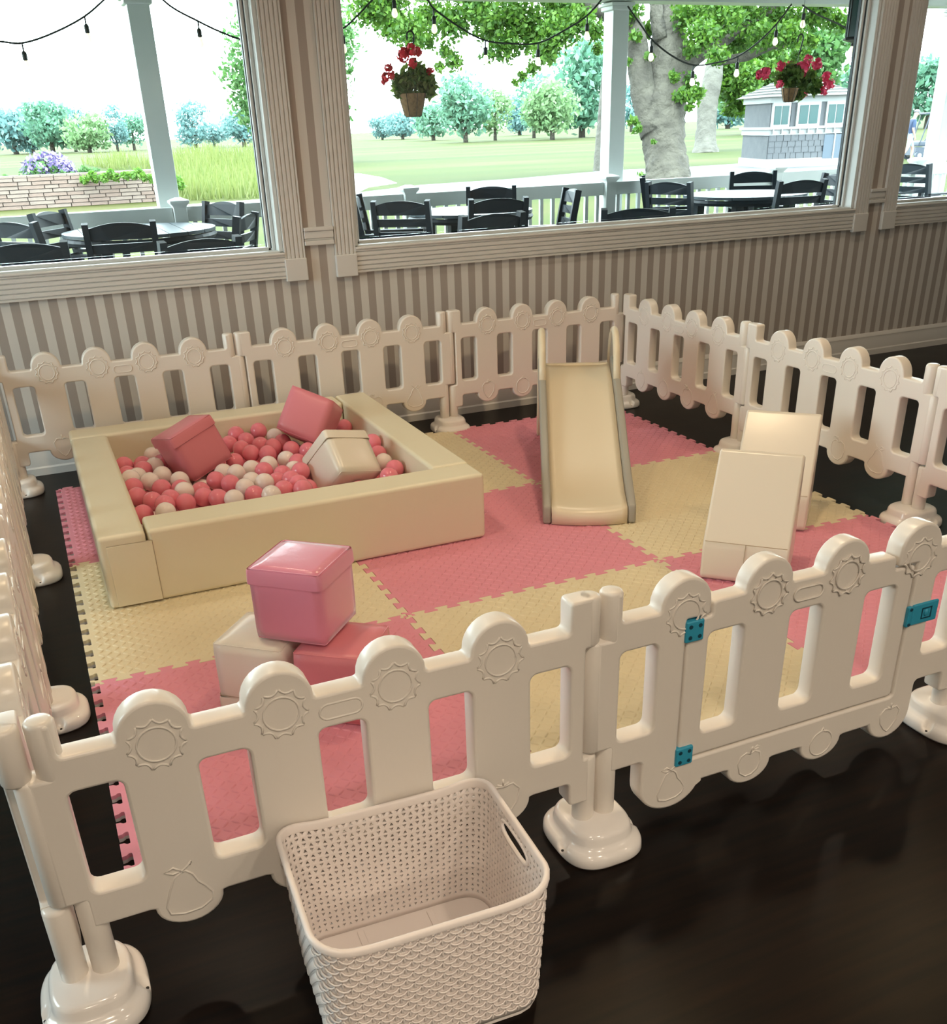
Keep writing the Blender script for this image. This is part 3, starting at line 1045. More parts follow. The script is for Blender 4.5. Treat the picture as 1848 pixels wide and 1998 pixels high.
# closing flaps and seams at the corners
fl = MB().box((0.1985 - 0.81, 1.5035 - 2.25, 0.1195), (0.150, 0.005, 0.222)).build('corner_flap', M['cream_vinyl'], pit, bevel=0.002)
MB().box((1.5275 - 0.81, 1.600 - 2.25, 0.125), (0.006, 0.10, 0.215)).build('corner_flap', M['cream_vinyl'], pit, bevel=0.002)
sm = MB()
sm.tube([(0.125 - 0.81, 1.5040 - 2.25, 0.2320), (0.272 - 0.81, 1.5005 - 2.25, 0.2320)], 0.0010, 5)
sm.tube([(0.274 - 0.81, 1.5015 - 2.25, 0.012), (0.274 - 0.81, 1.5015 - 2.25, 0.2310)], 0.0010, 5)
sm.build('seam', M['seam'], pit)
MB().box((0, 0, 0.004), (1.13, 1.20, 0.006)).build('pit_floor', M['cream_vinyl'], pit)

BALLS = '294,2658,185,P;371,2640,181,P;360,2518,194,P;425,2720,192,W;414,2574,186,W;450,2643,175,P;294,2560,171,P;294,2376,206,W;328,2445,190,W;424,2400,194,W;365,2338,194,W;480,2291,193,W;294,2298,193,P;294,2195,184,P;344,2110,184,P;397,2227,192,P;409,2058,198,P;471,2107,204,W;457,1995,193,P;369,1908,199,W;294,2023,166,P;378,1986,203,P;468,2194,188,P;539,2142,182,P;824,2806,211,P;931,2805,213,P;993,2749,191,W;854,2734,195,P;775,2739,190,P;808,2623,192,P;832,2533,192,P;900,2640,191,P;944,2573,195,P;897,2482,193,P;1011,2506,190,P;1001,2628,194,P;1070,2438,192,P;865,2331,190,W;954,2375,187,W;785,2307,190,W;822,2230,197,P;710,2252,199,W;890,2185,185,P;952,2233,181,W;954,2123,206,P;616,2219,192,P;661,2138,195,P;786,2059,203,W;705,2058,195,W;748,2134,193,W;851,2116,181,P;895,2053,199,P;906,1975,202,P;836,1938,201,P;903,1895,205,P;722,1966,190,P;774,1889,205,W;633,1920,202,W;582,1979,195,P;536,2044,188,P;751,2504,173,P;667,2317,190,W;987,2303,189,P;1327,2210,200,P;1316,2106,194,W;1328,1999,193,P;1275,1921,190,P;1328,2281,234,P;1328,2719,196,P;303,1947,62,W;294,2025,62,P;294,2116,62,W;294,2196,63,W;297,2281,62,P;387,1947,62,P;374,2115,62,W;373,2354,62,W;461,2033,62,P;452,2437,62,P;458,2699,62,P;545,1948,62,P;533,2116,62,W;536,2356,62,P;531,2438,62,P;625,1946,66,W;619,2033,62,W;615,2277,62,W;626,2435,62,P;637,2513,62,P;776,2030,62,P;790,2363,62,P;796,2541,62,W;788,2619,62,P;782,2698,62,P;785,2782,62,P;854,2018,62,P;934,2019,62,P;954,2285,62,P;957,2442,62,P;1013,2017,62,P;1122,1944,62,W;1091,2026,62,P;1113,2528,62,P;1234,2044,62,P;330,1899,130,P;345,1989,114,P;331,2071,116,W;335,2153,118,P;329,2242,124,W;336,2321,123,P;330,2654,115,W;337,2735,131,P;418,1910,130,W;424,1989,121,P;418,2074,120,P;415,2153,121,W;418,2238,116,P;420,2319,125,P;411,2397,116,P;396,2486,131,P;422,2569,108,P;407,2671,115,W;419,2749,117,P;497,1912,134,P;503,1997,124,W;497,2076,122,P;494,2155,118,W;498,2315,119,P;500,2394,126,W;472,2467,132,W;506,2618,126,W;579,1834,132,P;577,1912,124,P;581,1991,117,P;575,2081,131,P;579,2159,116,W;583,2239,123,W;578,2318,131,W;578,2399,113,W;580,2481,107,W;593,2563,104,W;663,1904,122,P;663,1993,126,W;654,2078,119,P;658,2159,119,W;662,2237,130,P;664,2314,111,P;664,2401,123,P;664,2480,128,W;668,2568,127,W;664,2649,126,W;738,1826,134,W;742,1904,120,W;741,1985,116,P;732,2077,123,P;739,2156,117,P;741,2235,123,W;742,2316,124,W;744,2400,123,W;747,2490,95,W;747,2571,126,P;744,2652,129,P;739,2733,121,W;817,1828,132,W;821,1907,124,P;820,1986,124,P;810,2064,128,W;819,2238,118,P;828,2318,121,P;828,2397,131,W;831,2482,132,P;828,2575,126,P;826,2654,122,W;822,2732,120,W;911,1826,143,P;905,1901,120,W;901,1980,122,W;889,2059,120,P;904,2156,112,W;898,2240,124,P;908,2319,122,P;907,2404,130,P;915,2482,116,P;906,2561,124,P;905,2650,112,P;908,2730,123,P;997,1904,122,P;985,1981,132,P;962,2055,150,P;980,2162,139,P;1013,2252,135,W;993,2406,126,W;995,2486,115,P;986,2569,121,P;986,2652,116,P;1084,1895,125,P;1076,1973,119,P;1054,2110,62,P;1074,2407,120,P;1073,2485,128,W;1070,2564,125,W;1071,2643,126,P;1071,2730,128,W;1165,1884,124,W;1152,1960,142,P;1165,2013,85,P;1148,2418,145,W;1161,2494,128,W;1148,2572,116,W;1150,2656,100,P;1157,2732,122,P;1241,1908,120,P;1244,1987,122,P;1262,2092,118,P;1247,2245,136,P;1239,2480,122,P;1243,2569,122,P;1235,2651,122,W;1236,2730,129,P;1325,1899,127,P;1328,1977,116,P;1328,2054,136,P;1326,2152,130,P;1325,2244,118,W;1318,2321,134,W;1325,2400,119,P;1318,2482,129,W;1322,2562,121,W;1314,2642,127,P;1328,2731,114,P'
bm_me = {}
for k, mm in (('P', M['ball_pink']), ('W', M['ball_white'])):
    bm_me[k] = MB().ball((0, 0, 0), 0.0395, 28, 18).mesh('play_ball', mm, 180)
for s in BALLS.split(';'):
    x, y, z, k = s.split(',')
    o = link('play_ball', bm_me[k])
    o.location = (int(x) / 1000, int(y) / 1000, int(z) / 1000)
    if k == 'P':
        tag(o, 'glossy pink plastic ball lying loose in the ball pit', 'ball', 'pink balls in the pit')
    else:
        tag(o, 'glossy whitish plastic ball lying loose in the ball pit', 'ball', 'white balls in the pit')

# ------------------------------------------------------------------ soft cubes
CS = 0.2175
def cube_body(s, puff=0.006, n=6):
    """padded cube: subdivided box whose faces bulge a little"""
    bm = bmesh.new()
    bmesh.ops.create_cube(bm, size=s)
    bmesh.ops.subdivide_edges(bm, edges=bm.edges[:], cuts=n, use_grid_fill=True)
    h = s / 2
    r = 0.012
    for v in bm.verts:
        c = v.co
        q = Vector((max(-h + r, min(h - r, c.x)), max(-h + r, min(h - r, c.y)), max(-h + r, min(h - r, c.z))))
        d = c - q
        if d.length > 1e-6:
            c = q + d.normalized() * r
        b = [1 - (x / h) ** 2 for x in c]
        for i in range(3):
            if abs(abs(c[i]) - h) < 1e-4:
                k = b[(i + 1) % 3] * b[(i + 2) % 3]
                c[i] += math.copysign(puff * k, c[i])
        v.co = c
    me = bpy.data.meshes.new('foam_cube')
    bm.to_mesh(me)
    bm.free()
    me.polygons.foreach_set('use_smooth', [True] * len(me.polygons))
    return me
def piping(mb, pts, closed=True, r=0.0016):
    return mb.tube(pts, r, 6, closed=closed)
M['seam_pink'] = mat('pink_seam', (0.36, 0.07, 0.10), 0.7)
def lid_band(s, zt, drop):
    """slightly proud zip cover round the top of the cube"""
    prof = []
    h = s / 2 + 0.0022
    n = 6
    ring = []
    r = 0.014
    for cx, cy, a0 in ((h - r, h - r, 0), (-h + r, h - r, 90), (-h + r, -h + r, 180), (h - r, -h + r, 270)):
        for k in range(n + 1):
            t = math.radians(a0 + 90 * k / n)
            ring.append((cx + r * math.cos(t), cy + r * math.sin(t)))
    N = len(ring)
    mb = MB()
    vs, fs = [], []
    for z, e in ((zt - 0.005, -0.002), (zt - 0.012, 0), (zt - drop + 0.003, 0.0012), (zt - drop, 0.0012), (zt - drop, -0.004)):
        for x, y in ring:
            k = 1 + e / h
            bul = 0.004 * (1 - min(1, (abs(x) - abs(y)) ** 2 * 0 + min(abs(x), abs(y)) ** 2 / h ** 2))
            L_ = math.hypot(x, y)
            vs.append((x * k * (1 + bul / L_), y * k * (1 + bul / L_), z))
    for i in range(4):
        for k in range(N):
            fs.append((i * N + k, i * N + (k + 1) % N, (i + 1) * N + (k + 1) % N, (i + 1) * N + k))
    mb.add(vs, [f[::-1] for f in fs])
    return mb
cube_me = {}
def foam_cube(label, m, loc, rot, lid=None, seam_top=True):
    key = m.name
    if key not in cube_me:
        me = cube_body(CS - 0.006, 0.0035)
        me.materials.append(m)
        cube_me[key] = me
    o = link('foam_cube', cube_me[key])
    o.location = loc
    o.rotation_mode = 'QUATERNION'
    rv = Vector(rot)
    o.rotation_quaternion = Matrix.Rotation(rv.length, 4, rv.normalized()).to_quaternion() if rv.length > 1e-6 else (1, 0, 0, 0)
    tag(o, label, 'soft cube', 'soft play cubes')
    h = CS / 2 - 0.0065
    for z in (h - 0.001, -h + 0.001):
        P = [(h - 0.001, h - 0.001, z), (-h + 0.001, h - 0.001, z), (-h + 0.001, -h + 0.001, z), (h - 0.001, -h + 0.001, z)]
        Q = []
        for i in range(4):
            a, b = Vector(P[i]), Vector(P[(i + 1) % 4])
            for k in range(6):
                Q.append(a.lerp(b, 0.02 + 0.96 * k / 5))
        piping(MB(), Q).build('piping', m, o, smooth=180)
    if lid:
        zt = CS / 2 - 0.003 if lid > 0 else -CS / 2 + 0.003 + abs(lid)
        lid_band(CS - 0.003, zt, abs(lid)).build('lid_band', m, o, smooth=50)
        hh = CS / 2 - 0.0012
        zb = zt - abs(lid) - 0.0005 if lid > 0 else zt + 0.0005
        P = fillet([(hh, hh, 0.014), (-hh, hh, 0.014), (-hh, -hh, 0.014), (hh, -hh, 0.014)], 5)
        MB().tube([(x, y, zb) for x, y in P], 0.0012, 5, closed=True).build('lid_seam', M['seam_pink'] if 'pink' in m.name or 'rose' in m.name else M['seam'], o)
    return o
foam_cube('pink vinyl cube leaning in the left half of the ball pit', M['pink_vinyl'], (0.578, 2.51, 0.262), (.148, -.366, -1.222), 0.046)
foam_cube('pink vinyl cube tilted against the back wall of the ball pit', M['pink_vinyl'], (1.140, 2.61, 0.290), (-.358, .468, -.575))
foam_cube('cream vinyl cube tilted in the right half of the ball pit', M['white_vinyl'], (1.126, 2.09, 0.217), (-.841, .08, .374), 0.046)
foam_cube('cream vinyl cube, left one of the two under the top pink cube', M['white_vinyl'], (0.468, 0.691, MT + CS / 2 + 0.001), (0, 0, -.70), -0.046)
foam_cube('salmon pink vinyl cube at the bottom right of the cube stack', M['pink_vinyl'], (0.652, 0.541, MT + CS / 2 + 0.001), (0, 0, -.66))
foam_cube('rose pink vinyl cube on top of the stack of three cubes', M['rose_vinyl'], (0.585, 0.637, MT + CS * 1.5 + 0.0045), (0, 0, -.724), 0.046)

# ------------------------------------------------------------------ slide
sl = thing('toddler_slide', 'small cream toddler slide with grey side rails and two grab arches', 'slide', (1.955, 1.437, MT), math.atan2(0.898, 0.44) - math.pi / 2)
# local frame: x across, y up the slide (away from the camera), z up
prof = [(0.000, 0.038), (0.012, 0.060), (0.060, 0.066), (0.130, 0.078), (0.220, 0.106), (0.330, 0.152), (0.46, 0.210), (0.60, 0.272), (0.74, 0.334), (0.86, 0.378), (0.94, 0.398), (1.00, 0.405), (1.07, 0.407)]
def bed():
    mb = MB()
    xs = [-0.153 + 0.306 * k / 12 for k in range(13)]
    vs, fs = [], []
    for y, z in prof:
        for x in xs:
            bow = -0.022 * (1 - (x / 0.153) ** 2) * max(0.0, 1 - y / 0.25)     # rounded lip at the foot
            edge = 0.010 * (abs(x) / 0.153) ** 4
            vs.append((x, y + bow, z + edge))
    n = len(xs)
    for i in range(len(prof) - 1):
        for k in range(n - 1):
            fs.append((i * n + k, i * n + k + 1, (i + 1) * n + k + 1, (i + 1) * n + k))
    o = len(vs)
    for x in xs:                                                              # apron under the lip
        vs.append((x, -0.022 * (1 - (x / 0.153) ** 2) - 0.002, 0.004))
    for k in range(n - 1):
        fs.append((o + k, o + k + 1, k + 1, k))
    mb.add(vs, fs)
    return mb
b = bed().build('slide_bed', M['slide'], sl, smooth=60)
so = b.modifiers.new('thickness', 'SOLIDIFY')
so.thickness = 0.012
so.offset = -1
MB().box((0, 1.075, 0.402), (0.308, 0.035, 0.030)).build('top_lip', M['slide'], sl, bevel=0.008)
for s in (-1, 1):
    x = s * 0.1715
    sp = [(0.0, 0.006), (0.0, 0.052), (0.012, 0.085), (0.06, 0.108)] + [(y, z + 0.052 + 0.012 * y) for y, z in prof[3:11]] + [(0.97, 0.470), (1.0, 0.478)]
    low = [(1.0, 0.350), (0.86, 0.315), (0.60, 0.215), (0.33, 0.095), (0.16, 0.025), (0.06, 0.002)]
    poly = [(y, z) for y, z in low[::-1]] + [(y, z) for y, z in sp[::-1]]
    # closed side panel: outer shell prism with rounded rail on top
    poly = [(0.0, 0.002), (0.06, 0.002), (0.16, 0.022), (0.33, 0.088), (0.60, 0.205), (0.86, 0.305), (1.0, 0.340)] + [(y, z - 0.01) for y, z in sp[::-1]][:-1]
    MB().prism(poly, x - 0.0165, x + 0.0165, lambda a, c, d: (d, a, c)).build('side_rail', M['slide_grey'], sl, bevel=0.010, seg=3)
    ar = [(0.80, 0.395)]
    for k in range(15):
        t = math.radians(168 - 156 * k / 14)
        ar.append((1.00 + 0.150 * math.cos(t), 0.422 + 0.160 * math.sin(t)))
    ar.append((1.155, 0.34))
    MB().tube([(x, y, z) for y, z in ar], 0.0165, 12).build('grab_arch', M['slide'], sl, smooth=180)
    inn = [(0.86, 0.40)] + [(1.00 + 0.138 * math.cos(math.radians(165 - 150 * k / 12)), 0.422 + 0.146 * math.sin(math.radians(165 - 150 * k / 12))) for k in range(13)] + [(1.14, 0.36)]
    MB().prism(inn[::-1], x - 0.006, x + 0.006, lambda a, c, d: (d, a, c)).build('arch_panel', M['slide_grey'], sl)
    MB().bar((x, 1.10, 0.40), (x, 1.30, 0.004), 0.034, 0.034).build('ladder_leg', M['slide'], sl, bevel=0.008)
for z, y in ((0.10, 1.262), (0.21, 1.208), (0.32, 1.152)):
    MB().box((0, y, z), (0.308, 0.075, 0.022)).build('step', M['slide'], sl, bevel=0.008)

# ------------------------------------------------------------------ two ivory wedges
def wedge(label, loc, rz):
    # local: x across the face, -y towards the front nose, z up
    P = [(0.0, 0.030), (0.006, 0.012), (0.022, 0.0), (0.300, 0.0), (0.314, 0.014), (0.290, 0.380), (0.280, 0.398), (0.262, 0.402), (0.246, 0.396), (0.022, 0.150), (0.006, 0.122)]
    mb = MB().prism([(y, z) for y, z in P], -0.146, 0.146, lambda a, c, d: (d, a, c))
    o = mb.build('foam_wedge', M['wedge'], None, bevel=0.012, seg=4)
    o.location = loc
    o.rotation_euler = (0, 0, rz)
    tag(o, label, 'soft wedge', 'ivory play wedges')
    s = MB()
    s.tube([(-0.138, 0.0145, 0.1455), (0.0, 0.0135, 0.1455), (0.138, 0.0145, 0.1455)], 0.0012, 5)
    s.tube([(0.0, 0.0135, 0.1455), (0.0, 0.004, 0.122), (0.0, -0.0012, 0.09), (0.0, -0.0012, 0.03)], 0.0012, 5)
    s.weld_hub((0.0, 0.05, 0.10)).build('seam', M['seam'], o)
    return o
WD = math.atan2(-0.75, 0.66)
wedge('glossy ivory wedge standing nearest behind the gate', (2.128, 0.682, MT), WD + 0.06)
wedge('glossy ivory wedge standing behind the other wedge', (2.540, 1.060, MT), WD + 0.06)

# ------------------------------------------------------------------ basket
bk = thing('storage_basket', 'white perforated plastic basket with woven texture and cut-out handles', 'basket', (0.480, -0.455, 0.0), math.radians(-2.5))
BA, BB, BH = 0.211, 0.174, 0.292            # half length, half depth at the rim, height
def ring_point(t, k, inset=0.0):
    """t in 0..1 round the rounded rectangle, k in 0..1 height"""
    sc = 0.93 + 0.07 * k
    a, b2, r = BA * sc - inset, BB * sc - inset, 0.052
    la, lb, lc = 2 * (a - r), 2 * (b2 - r), math.pi * r / 2
    per = 2 * la + 2 * lb + 4 * lc
    s = (t % 1.0) * per
    segs = [(la, 'l', (-(a - r), -b2), (1, 0)), (lc, 'c', (a - r, -(b2 - r)), -90), (lb, 'l', (a, -(b2 - r)), (0, 1)), (lc, 'c', (a - r, b2 - r), 0),
            (la, 'l', (a - r, b2), (-1, 0)), (lc, 'c', (-(a - r), b2 - r), 90), (lb, 'l', (-a, b2 - r), (0, -1)), (lc, 'c', (-(a - r), -(b2 - r)), 180)]
    for ln, kind, p, q in segs:
        if s <= ln + 1e-9:
            if kind == 'l':
                nx, ny = q[1], -q[0]
                return p[0] + q[0] * s, p[1] + q[1] * s, nx, ny
            an = math.radians(q + 90 * s / ln)
            return p[0] + r * math.cos(an), p[1] + r * math.sin(an), math.cos(an), math.sin(an)
        s -= ln
    return ring_point(0.0, k, inset)
def rim_z(x):
    return BH + 0.020 * max(0.0, (abs(x) - 0.10) / (BA - 0.10)) ** 2
NT, NZ = 106, 20
in_handle = lambda x, y, k: abs(x) > BA * 0.93 and abs(y) < 0.062 and 0.80 < k < 0.90
wall_v, wall_f = [], []
def wall_point(i, j, dt=0.0, dj=0.0):
    k = 0.03 + 0.92 * (j + dj) / NZ
    x, y, nx, ny = ring_point((i + dt) / NT, k)
    return (x, y, k * rim_z(x))
idx = {}
def vid(p):
    key = (round(p[0], 5), round(p[1], 5), round(p[2], 5))
    if key not in idx:
        idx[key] = len(wall_v)
        wall_v.append(p)
    return idx[key]
for i in range(NT):
    for j in range(NZ):
        c = wall_point(i, j, 0.5, 0.5)
        kk = 0.03 + 0.92 * (j + 0.5) / NZ
        if in_handle(c[0], c[1], kk):
            continue
        q = [vid(wall_point(i, j, *d)) for d in ((0, 0), (1, 0), (1, 1), (0, 1))]
        if kk < 0.06 or kk > 0.945:
            wall_f.append(tuple(q))
            continue
        up = (i + j) % 2 == 0
        g = 0.25 + 0.07 * kk
        tri = ((0.5 - g, 0.5 - g), (0.5 + g, 0.5 - g), (0.5, 0.5 + g)) if up else ((0.5 - g, 0.5 + g), (0.5, 0.5 - g), (0.5 + g, 0.5 + g))
        if up:
            a, b_, c_ = [vid(wall_point(i, j, *d)) for d in tri]
            wall_f += [(q[0], q[1], b_, a), (q[1], q[2], c_, b_), (q[2], q[3], c_), (q[3], q[0], a, c_)]
        else:
            a, b_, c_ = [vid(wall_point(i, j, *d)) for d in tri]
            wall_f += [(q[0], q[1], b_), (q[1], q[2], c_, b_), (q[2], q[3], a, c_), (q[3], q[0], b_, a)]
mb = MB()
mb.v, mb.f, mb.mi = wall_v, wall_f, [0] * len(wall_f)
wallo = mb.build('basket_wall', M['basket'], bk, smooth=60)
sd = wallo.modifiers.new('thickness', 'SOLIDIFY')
sd.thickness = 0.0024
sd.offset = -1
# woven relief on the outside: one three-legged strand per cell
wv = MB()
for i in range(NT):
    for j in range(1, NZ):
        def outp(di, dj, off):
            k = 0.03 + 0.92 * (j + dj) / NZ
            x, y, nx, ny = ring_point((i + di) / NT, k)
            return (x + nx * off, y + ny * off, k * rim_z(x))
        c = outp(0.5, 0.0, 0.0035)
        if in_handle(c[0], c[1], 0.03 + 0.92 * j / NZ) or in_handle(c[0], c[1], 0.03 + 0.92 * (j + 0.4) / NZ):
            continue
        if (i + j) % 2 == 0:
            wv.tube([outp(-0.45, 0.42, 0.0005), outp(-0.05, 0.10, 0.0026), outp(0.5, 0.0, 0.0034), outp(1.05, 0.10, 0.0026), outp(1.45, 0.42, 0.0005)], 0.0018, 5, caps=False)
        else:
            wv.tube([outp(0.5, -0.45, 0.0005), outp(0.5, 0.05, 0.0022), outp(0.5, 0.50, 0.0005)], 0.0020, 5, caps=False)
wo = wv.build('woven_relief', M['basket'], bk, smooth=180)
wo['kind'] = 'stuff'
rp, rq = [], []
for i in range(NT):
    x, y, nx, ny = ring_point(i / NT, 0.99)
    rp.append((x + nx * 0.003, y + ny * 0.003, rim_z(x)))
rim = MB()
vs, fs = [], []
sec = [(-0.0045, -0.016), (-0.0045, -0.002), (-0.002, 0.0015), (0.003, 0.0015), (0.0065, -0.002), (0.0065, -0.010), (0.0035, -0.011), (0.0, -0.011), (0.0, -0.017)]
for i in range(NT):
    x, y, nx, ny = ring_point(i / NT, 1.0)
    for d, z in sec:
        vs.append((x + nx * d, y + ny * d, rim_z(x) + z))
ns = len(sec)
for i in range(NT):
    for k in range(ns):
        fs.append((i * ns + k, i * ns + (k + 1) % ns, ((i + 1) % NT) * ns + (k + 1) % ns, ((i + 1) % NT) * ns + k))
rim.add(vs, [f[::-1] for f in fs])
rim.build('rim', M['basket'], bk, smooth=60)
fl_ = [ring_point(i / 60, 0.03, 0.0005)[:2] for i in range(60)]
MB().prism(fl_, 0.001, 0.009).build('basket_floor', M['basket'], bk)
fo = MB()
for i, j in ((-1, 0), (1, 0)):
    fo.box((i * 0.075, 0, 0.0105), (0.014, 2 * BB * 0.86, 0.003))
fo.build('floor_rib', M['basket'], bk, bevel=0.0012)
for s in (-1, 1):
    hp = []
    for k in range(24):
        t = 2 * math.pi * k / 24
        yy = 0.062 * math.copysign(abs(math.cos(t)) ** 0.6, math.cos(t))
        kk = 0.852 + 0.056 * math.copysign(abs(math.sin(t)) ** 0.8, math.sin(t))
        a = BA * (0.93 + 0.07 * kk)
        hp.append((s * (a - 0.0005), yy, kk * rim_z(a)))
    MB().tube(hp, 0.0042, 6, closed=True).build('handle_edge', M['basket'], bk, smooth=180)

# ------------------------------------------------------------------ porch
YR = 7.98                                                   # line of the railing
dk = MB().box((6.0, 5.86, -0.03), (26, 4.70, 0.06))
struct('floor_porch', dk, M['deck'])
POSTX = [-2.92, -0.72, 1.47, 3.67, 5.93, 8.13, 10.25, 12.4]
PL = ['first', 'second', 'third', 'fourth', 'fifth']
def rail_post(x, label):
    p = MB().box((0, 0, 0.46), (0.115, 0.115, 0.92)).build('rail_post', M['porch_white'], None, bevel=0.006)
    p.location = (x, YR - 0.02, 0)
    tag(p, label, 'post', 'white porch railing posts')
    MB().lathe([(0.062, 0.90), (0.064, 0.915), (0.082, 0.935), (0.090, 0.945), (0.090, 0.962), (0.030, 0.985)], 4 * 6, power=8).build('post_cap', M['porch_white'], p, smooth=40)
    return p
for x, lab in zip(POSTX[1:7], ('white railing post outside, left of the left window', 'white capped railing post beside the left porch column', 'white capped railing post behind the left table of the middle window',
                               'white capped railing post beside the middle porch column', 'white capped railing post in front of the shingled hut', 'white capped railing post in the far right window')):
    rail_post(x, lab)
for i in range(1, 7):
    x0, x1 = POSTX[i] + 0.06, POSTX[i + 1] - 0.06
    r = thing('porch_railing', 'white porch railing section, %s' % ('left end beyond the photo edge', 'behind the round table of the left window', 'seen at the left part of the middle window', 'across the middle of the middle window', 'in front of the big tree', 'right of the hut in the far right window')[i - 1], 'railing', (x0, YR, 0), 0, 'white porch railings')
    ln = x1 - x0
    MB().box((ln / 2, 0, 0.845), (ln, 0.045, 0.125)).build('top_rail', M['porch_white'], r, bevel=0.006)
    MB().box((ln / 2, 0, 0.11), (ln, 0.045, 0.075)).build('bottom_rail', M['porch_white'], r, bevel=0.006)
    nb = 16
    bme = MB().box((0, 0, 0.465), (0.036, 0.036, 0.635)).mesh('baluster', M['porch_white'])
    for k in range(nb):
        b = link('baluster', bme, r)
        b.location = ((k + 0.5) * ln / nb, 0, 0)
YC = 8.22
for px, py, wd, lab in ((318, 330, 0.185, 'white square porch column in the left window'), (1196, 250, 0.185, 'white square porch column in the middle window'), (1838, 230, 0.20, 'white square porch column at the right edge of the photo')):
    p = at(px, py, YC)
    c = MB().box((0, 0, 1.22), (wd, wd, 2.62)).build('porch_column', M['porch_white'], None, bevel=0.006)
    c.location = (p.x, YC, 0)
    tag(c, lab, 'column', 'white porch columns')
    MB().box((0, 0, 2.485), (wd + 0.05, wd + 0.05, 0.05)).build('capital', M['porch_white'], c, bevel=0.012)
    MB().box((0, 0, 2.515), (wd + 0.085, wd + 0.085, 0.03)).build('capital', M['porch_white'], c, bevel=0.006)
struct('beam_porch', MB().box((6.0, YC, 2.66), (26, 0.26, 0.24)), M['porch_white'])
struct('roof_porch', MB().box((6.0, 5.95, 2.84), (26, 4.9, 0.10)), M['porch_white'])

# lantern under the porch beam
pl = at(1670, 60, 6.6)
ln = thing('porch_lantern', 'hanging porch lantern at the right edge of the middle window', 'lantern', (pl.x, pl.y, pl.z))
MB().lathe([(0.02, -0.10), (0.11, -0.075), (0.115, -0.06), (0.09, -0.05)], 6).build('lantern_base', M['black_metal'], ln)
MB().lathe([(0.085, -0.05), (0.085, 0.30)], 6).build('glass', M['hut_glass'], ln)
for k in range(6):
    a = 2 * math.pi * k / 6
    MB().bar((0.088 * math.cos(a), 0.088 * math.sin(a), -0.05), (0.088 * math.cos(a), 0.088 * math.sin(a), 0.30), 0.012, 0.012).build('corner_bar', M['black_metal'], ln)
MB().lathe([(0.11, 0.30), (0.02, 0.42), (0.012, 2.79 - pl.z)], 6).build('lantern_top', M['black_metal'], ln)

# tables
def porch_table(x, y, r, label):
    t = thing('porch_table', label, 'table', (x, y, 0), 0, 'round slatted porch tables')
    n = 8
    wv = 2 * r / n
    for k in range(n):
        a, b = -r + k * wv + 0.003, -r + (k + 1) * wv - 0.003
        pts = []
        N = 7
        for q in range(N):
            xx = a + (b - a) * q / (N - 1)
            pts.append((xx, -math.sqrt(max(0, r * r - xx * xx))))
        for q in range(N - 1, -1, -1):
            xx = a + (b - a) * q / (N - 1)
            pts.append((xx, math.sqrt(max(0, r * r - xx * xx))))
        MB().prism(pts, 0.775, 0.80).build('tabletop_slat', M['table_top'], t)
    ap = [(r * 0.965 * math.cos(2 * math.pi * k / 40), r * 0.965 * math.sin(2 * math.pi * k / 40), 0.745) for k in range(40)]
    MB().tube(ap, 0.028, 6, closed=True).build('apron', M['chair'], t)
    for sx in (-1, 1):
        for sy in (-1, 1):
            MB().box((sx * r * 0.52, sy * r * 0.52, 0.385), (0.085, 0.085, 0.77)).build('leg', M['chair'], t, bevel=0.008)
    return t
porch_table(1.02, 7.22, 0.61, 'round dark porch table in the left window')
porch_table(3.88, 6.95, 0.56, 'round dark porch table at the left of the middle window')
porch_table(6.80, 6.80, 0.60, 'round dark porch table at the right of the middle window')

# ladder-back lumber armchairs
def chair_parts():
    P = []
    hw = 0.225
    for s in (-1, 1):
        P.append(('rear_post', MB().bar((s * hw, 0.0, 0.0), (s * hw, 0.02, 0.46), 0.042, 0.058, (0, 1, 0)).bar((s * hw, 0.02, 0.44), (s * hw, -0.075, 0.955), 0.042, 0.055, (0, 1, 0)).mesh('rear_post', M['chair'])))
        P.append(('front_leg', MB().box((s * hw, 0.44, 0.31), (0.045, 0.045, 0.62)).mesh('front_leg', M['chair'])))
        P.append(('arm', MB().prism([(s * hw - 0.045, -0.02), (s * hw + 0.045, -0.02), (s * hw + 0.052, 0.46), (s * hw + 0.03, 0.50), (s * hw - 0.03, 0.50), (s * hw - 0.052, 0.46)], 0.622, 0.646).mesh('arm', M['chair'])))
        P.append(('side_rail', MB().box((s * hw, 0.22, 0.40), (0.03, 0.42, 0.07)).mesh('side_rail', M['chair'])))
        P.append(('stretcher', MB().box((s * hw, 0.22, 0.17), (0.028, 0.42, 0.04)).mesh('stretcher', M['chair'])))
    yb = lambda z: 0.02 - 0.095 * (z - 0.44) / 0.515
    def slat(z0, z1, arch):
        N = 10
        lo, hi = [], []
        for k in range(N + 1):
            x = -hw + 0.018 + (2 * hw - 0.036) * k / N
            t = x / hw
            lo.append((x, z0))
            hi.append((x, z1 + arch * (1 - t * t)))
        poly = lo + hi[::-1]
        def fr(x, z, d):
            return (x, yb(z) - 0.022 * (1 - (x / hw) ** 2) + d, z)
        return MB().prism(poly, 0.010, -0.012, fr)
    P.append(('top_slat', slat(0.845, 0.915, 0.040).mesh('top_slat', M['chair'])))
    for z in (0.755, 0.655, 0.555):
        P.append(('back_slat', slat(z, z + 0.062, 0.0).mesh('back_slat', M['chair'])))
    for k in range(5):
        P.append(('seat_slat', MB().box((0, 0.035 + 0.092 * k, 0.445), (2 * hw + 0.02, 0.082, 0.024)).mesh('seat_slat', M['chair'])))
    P.append(('front_rail', MB().box((0, 0.44, 0.395), (2 * hw, 0.028, 0.07)).mesh('front_rail', M['chair'])))
    return P
CP = chair_parts()
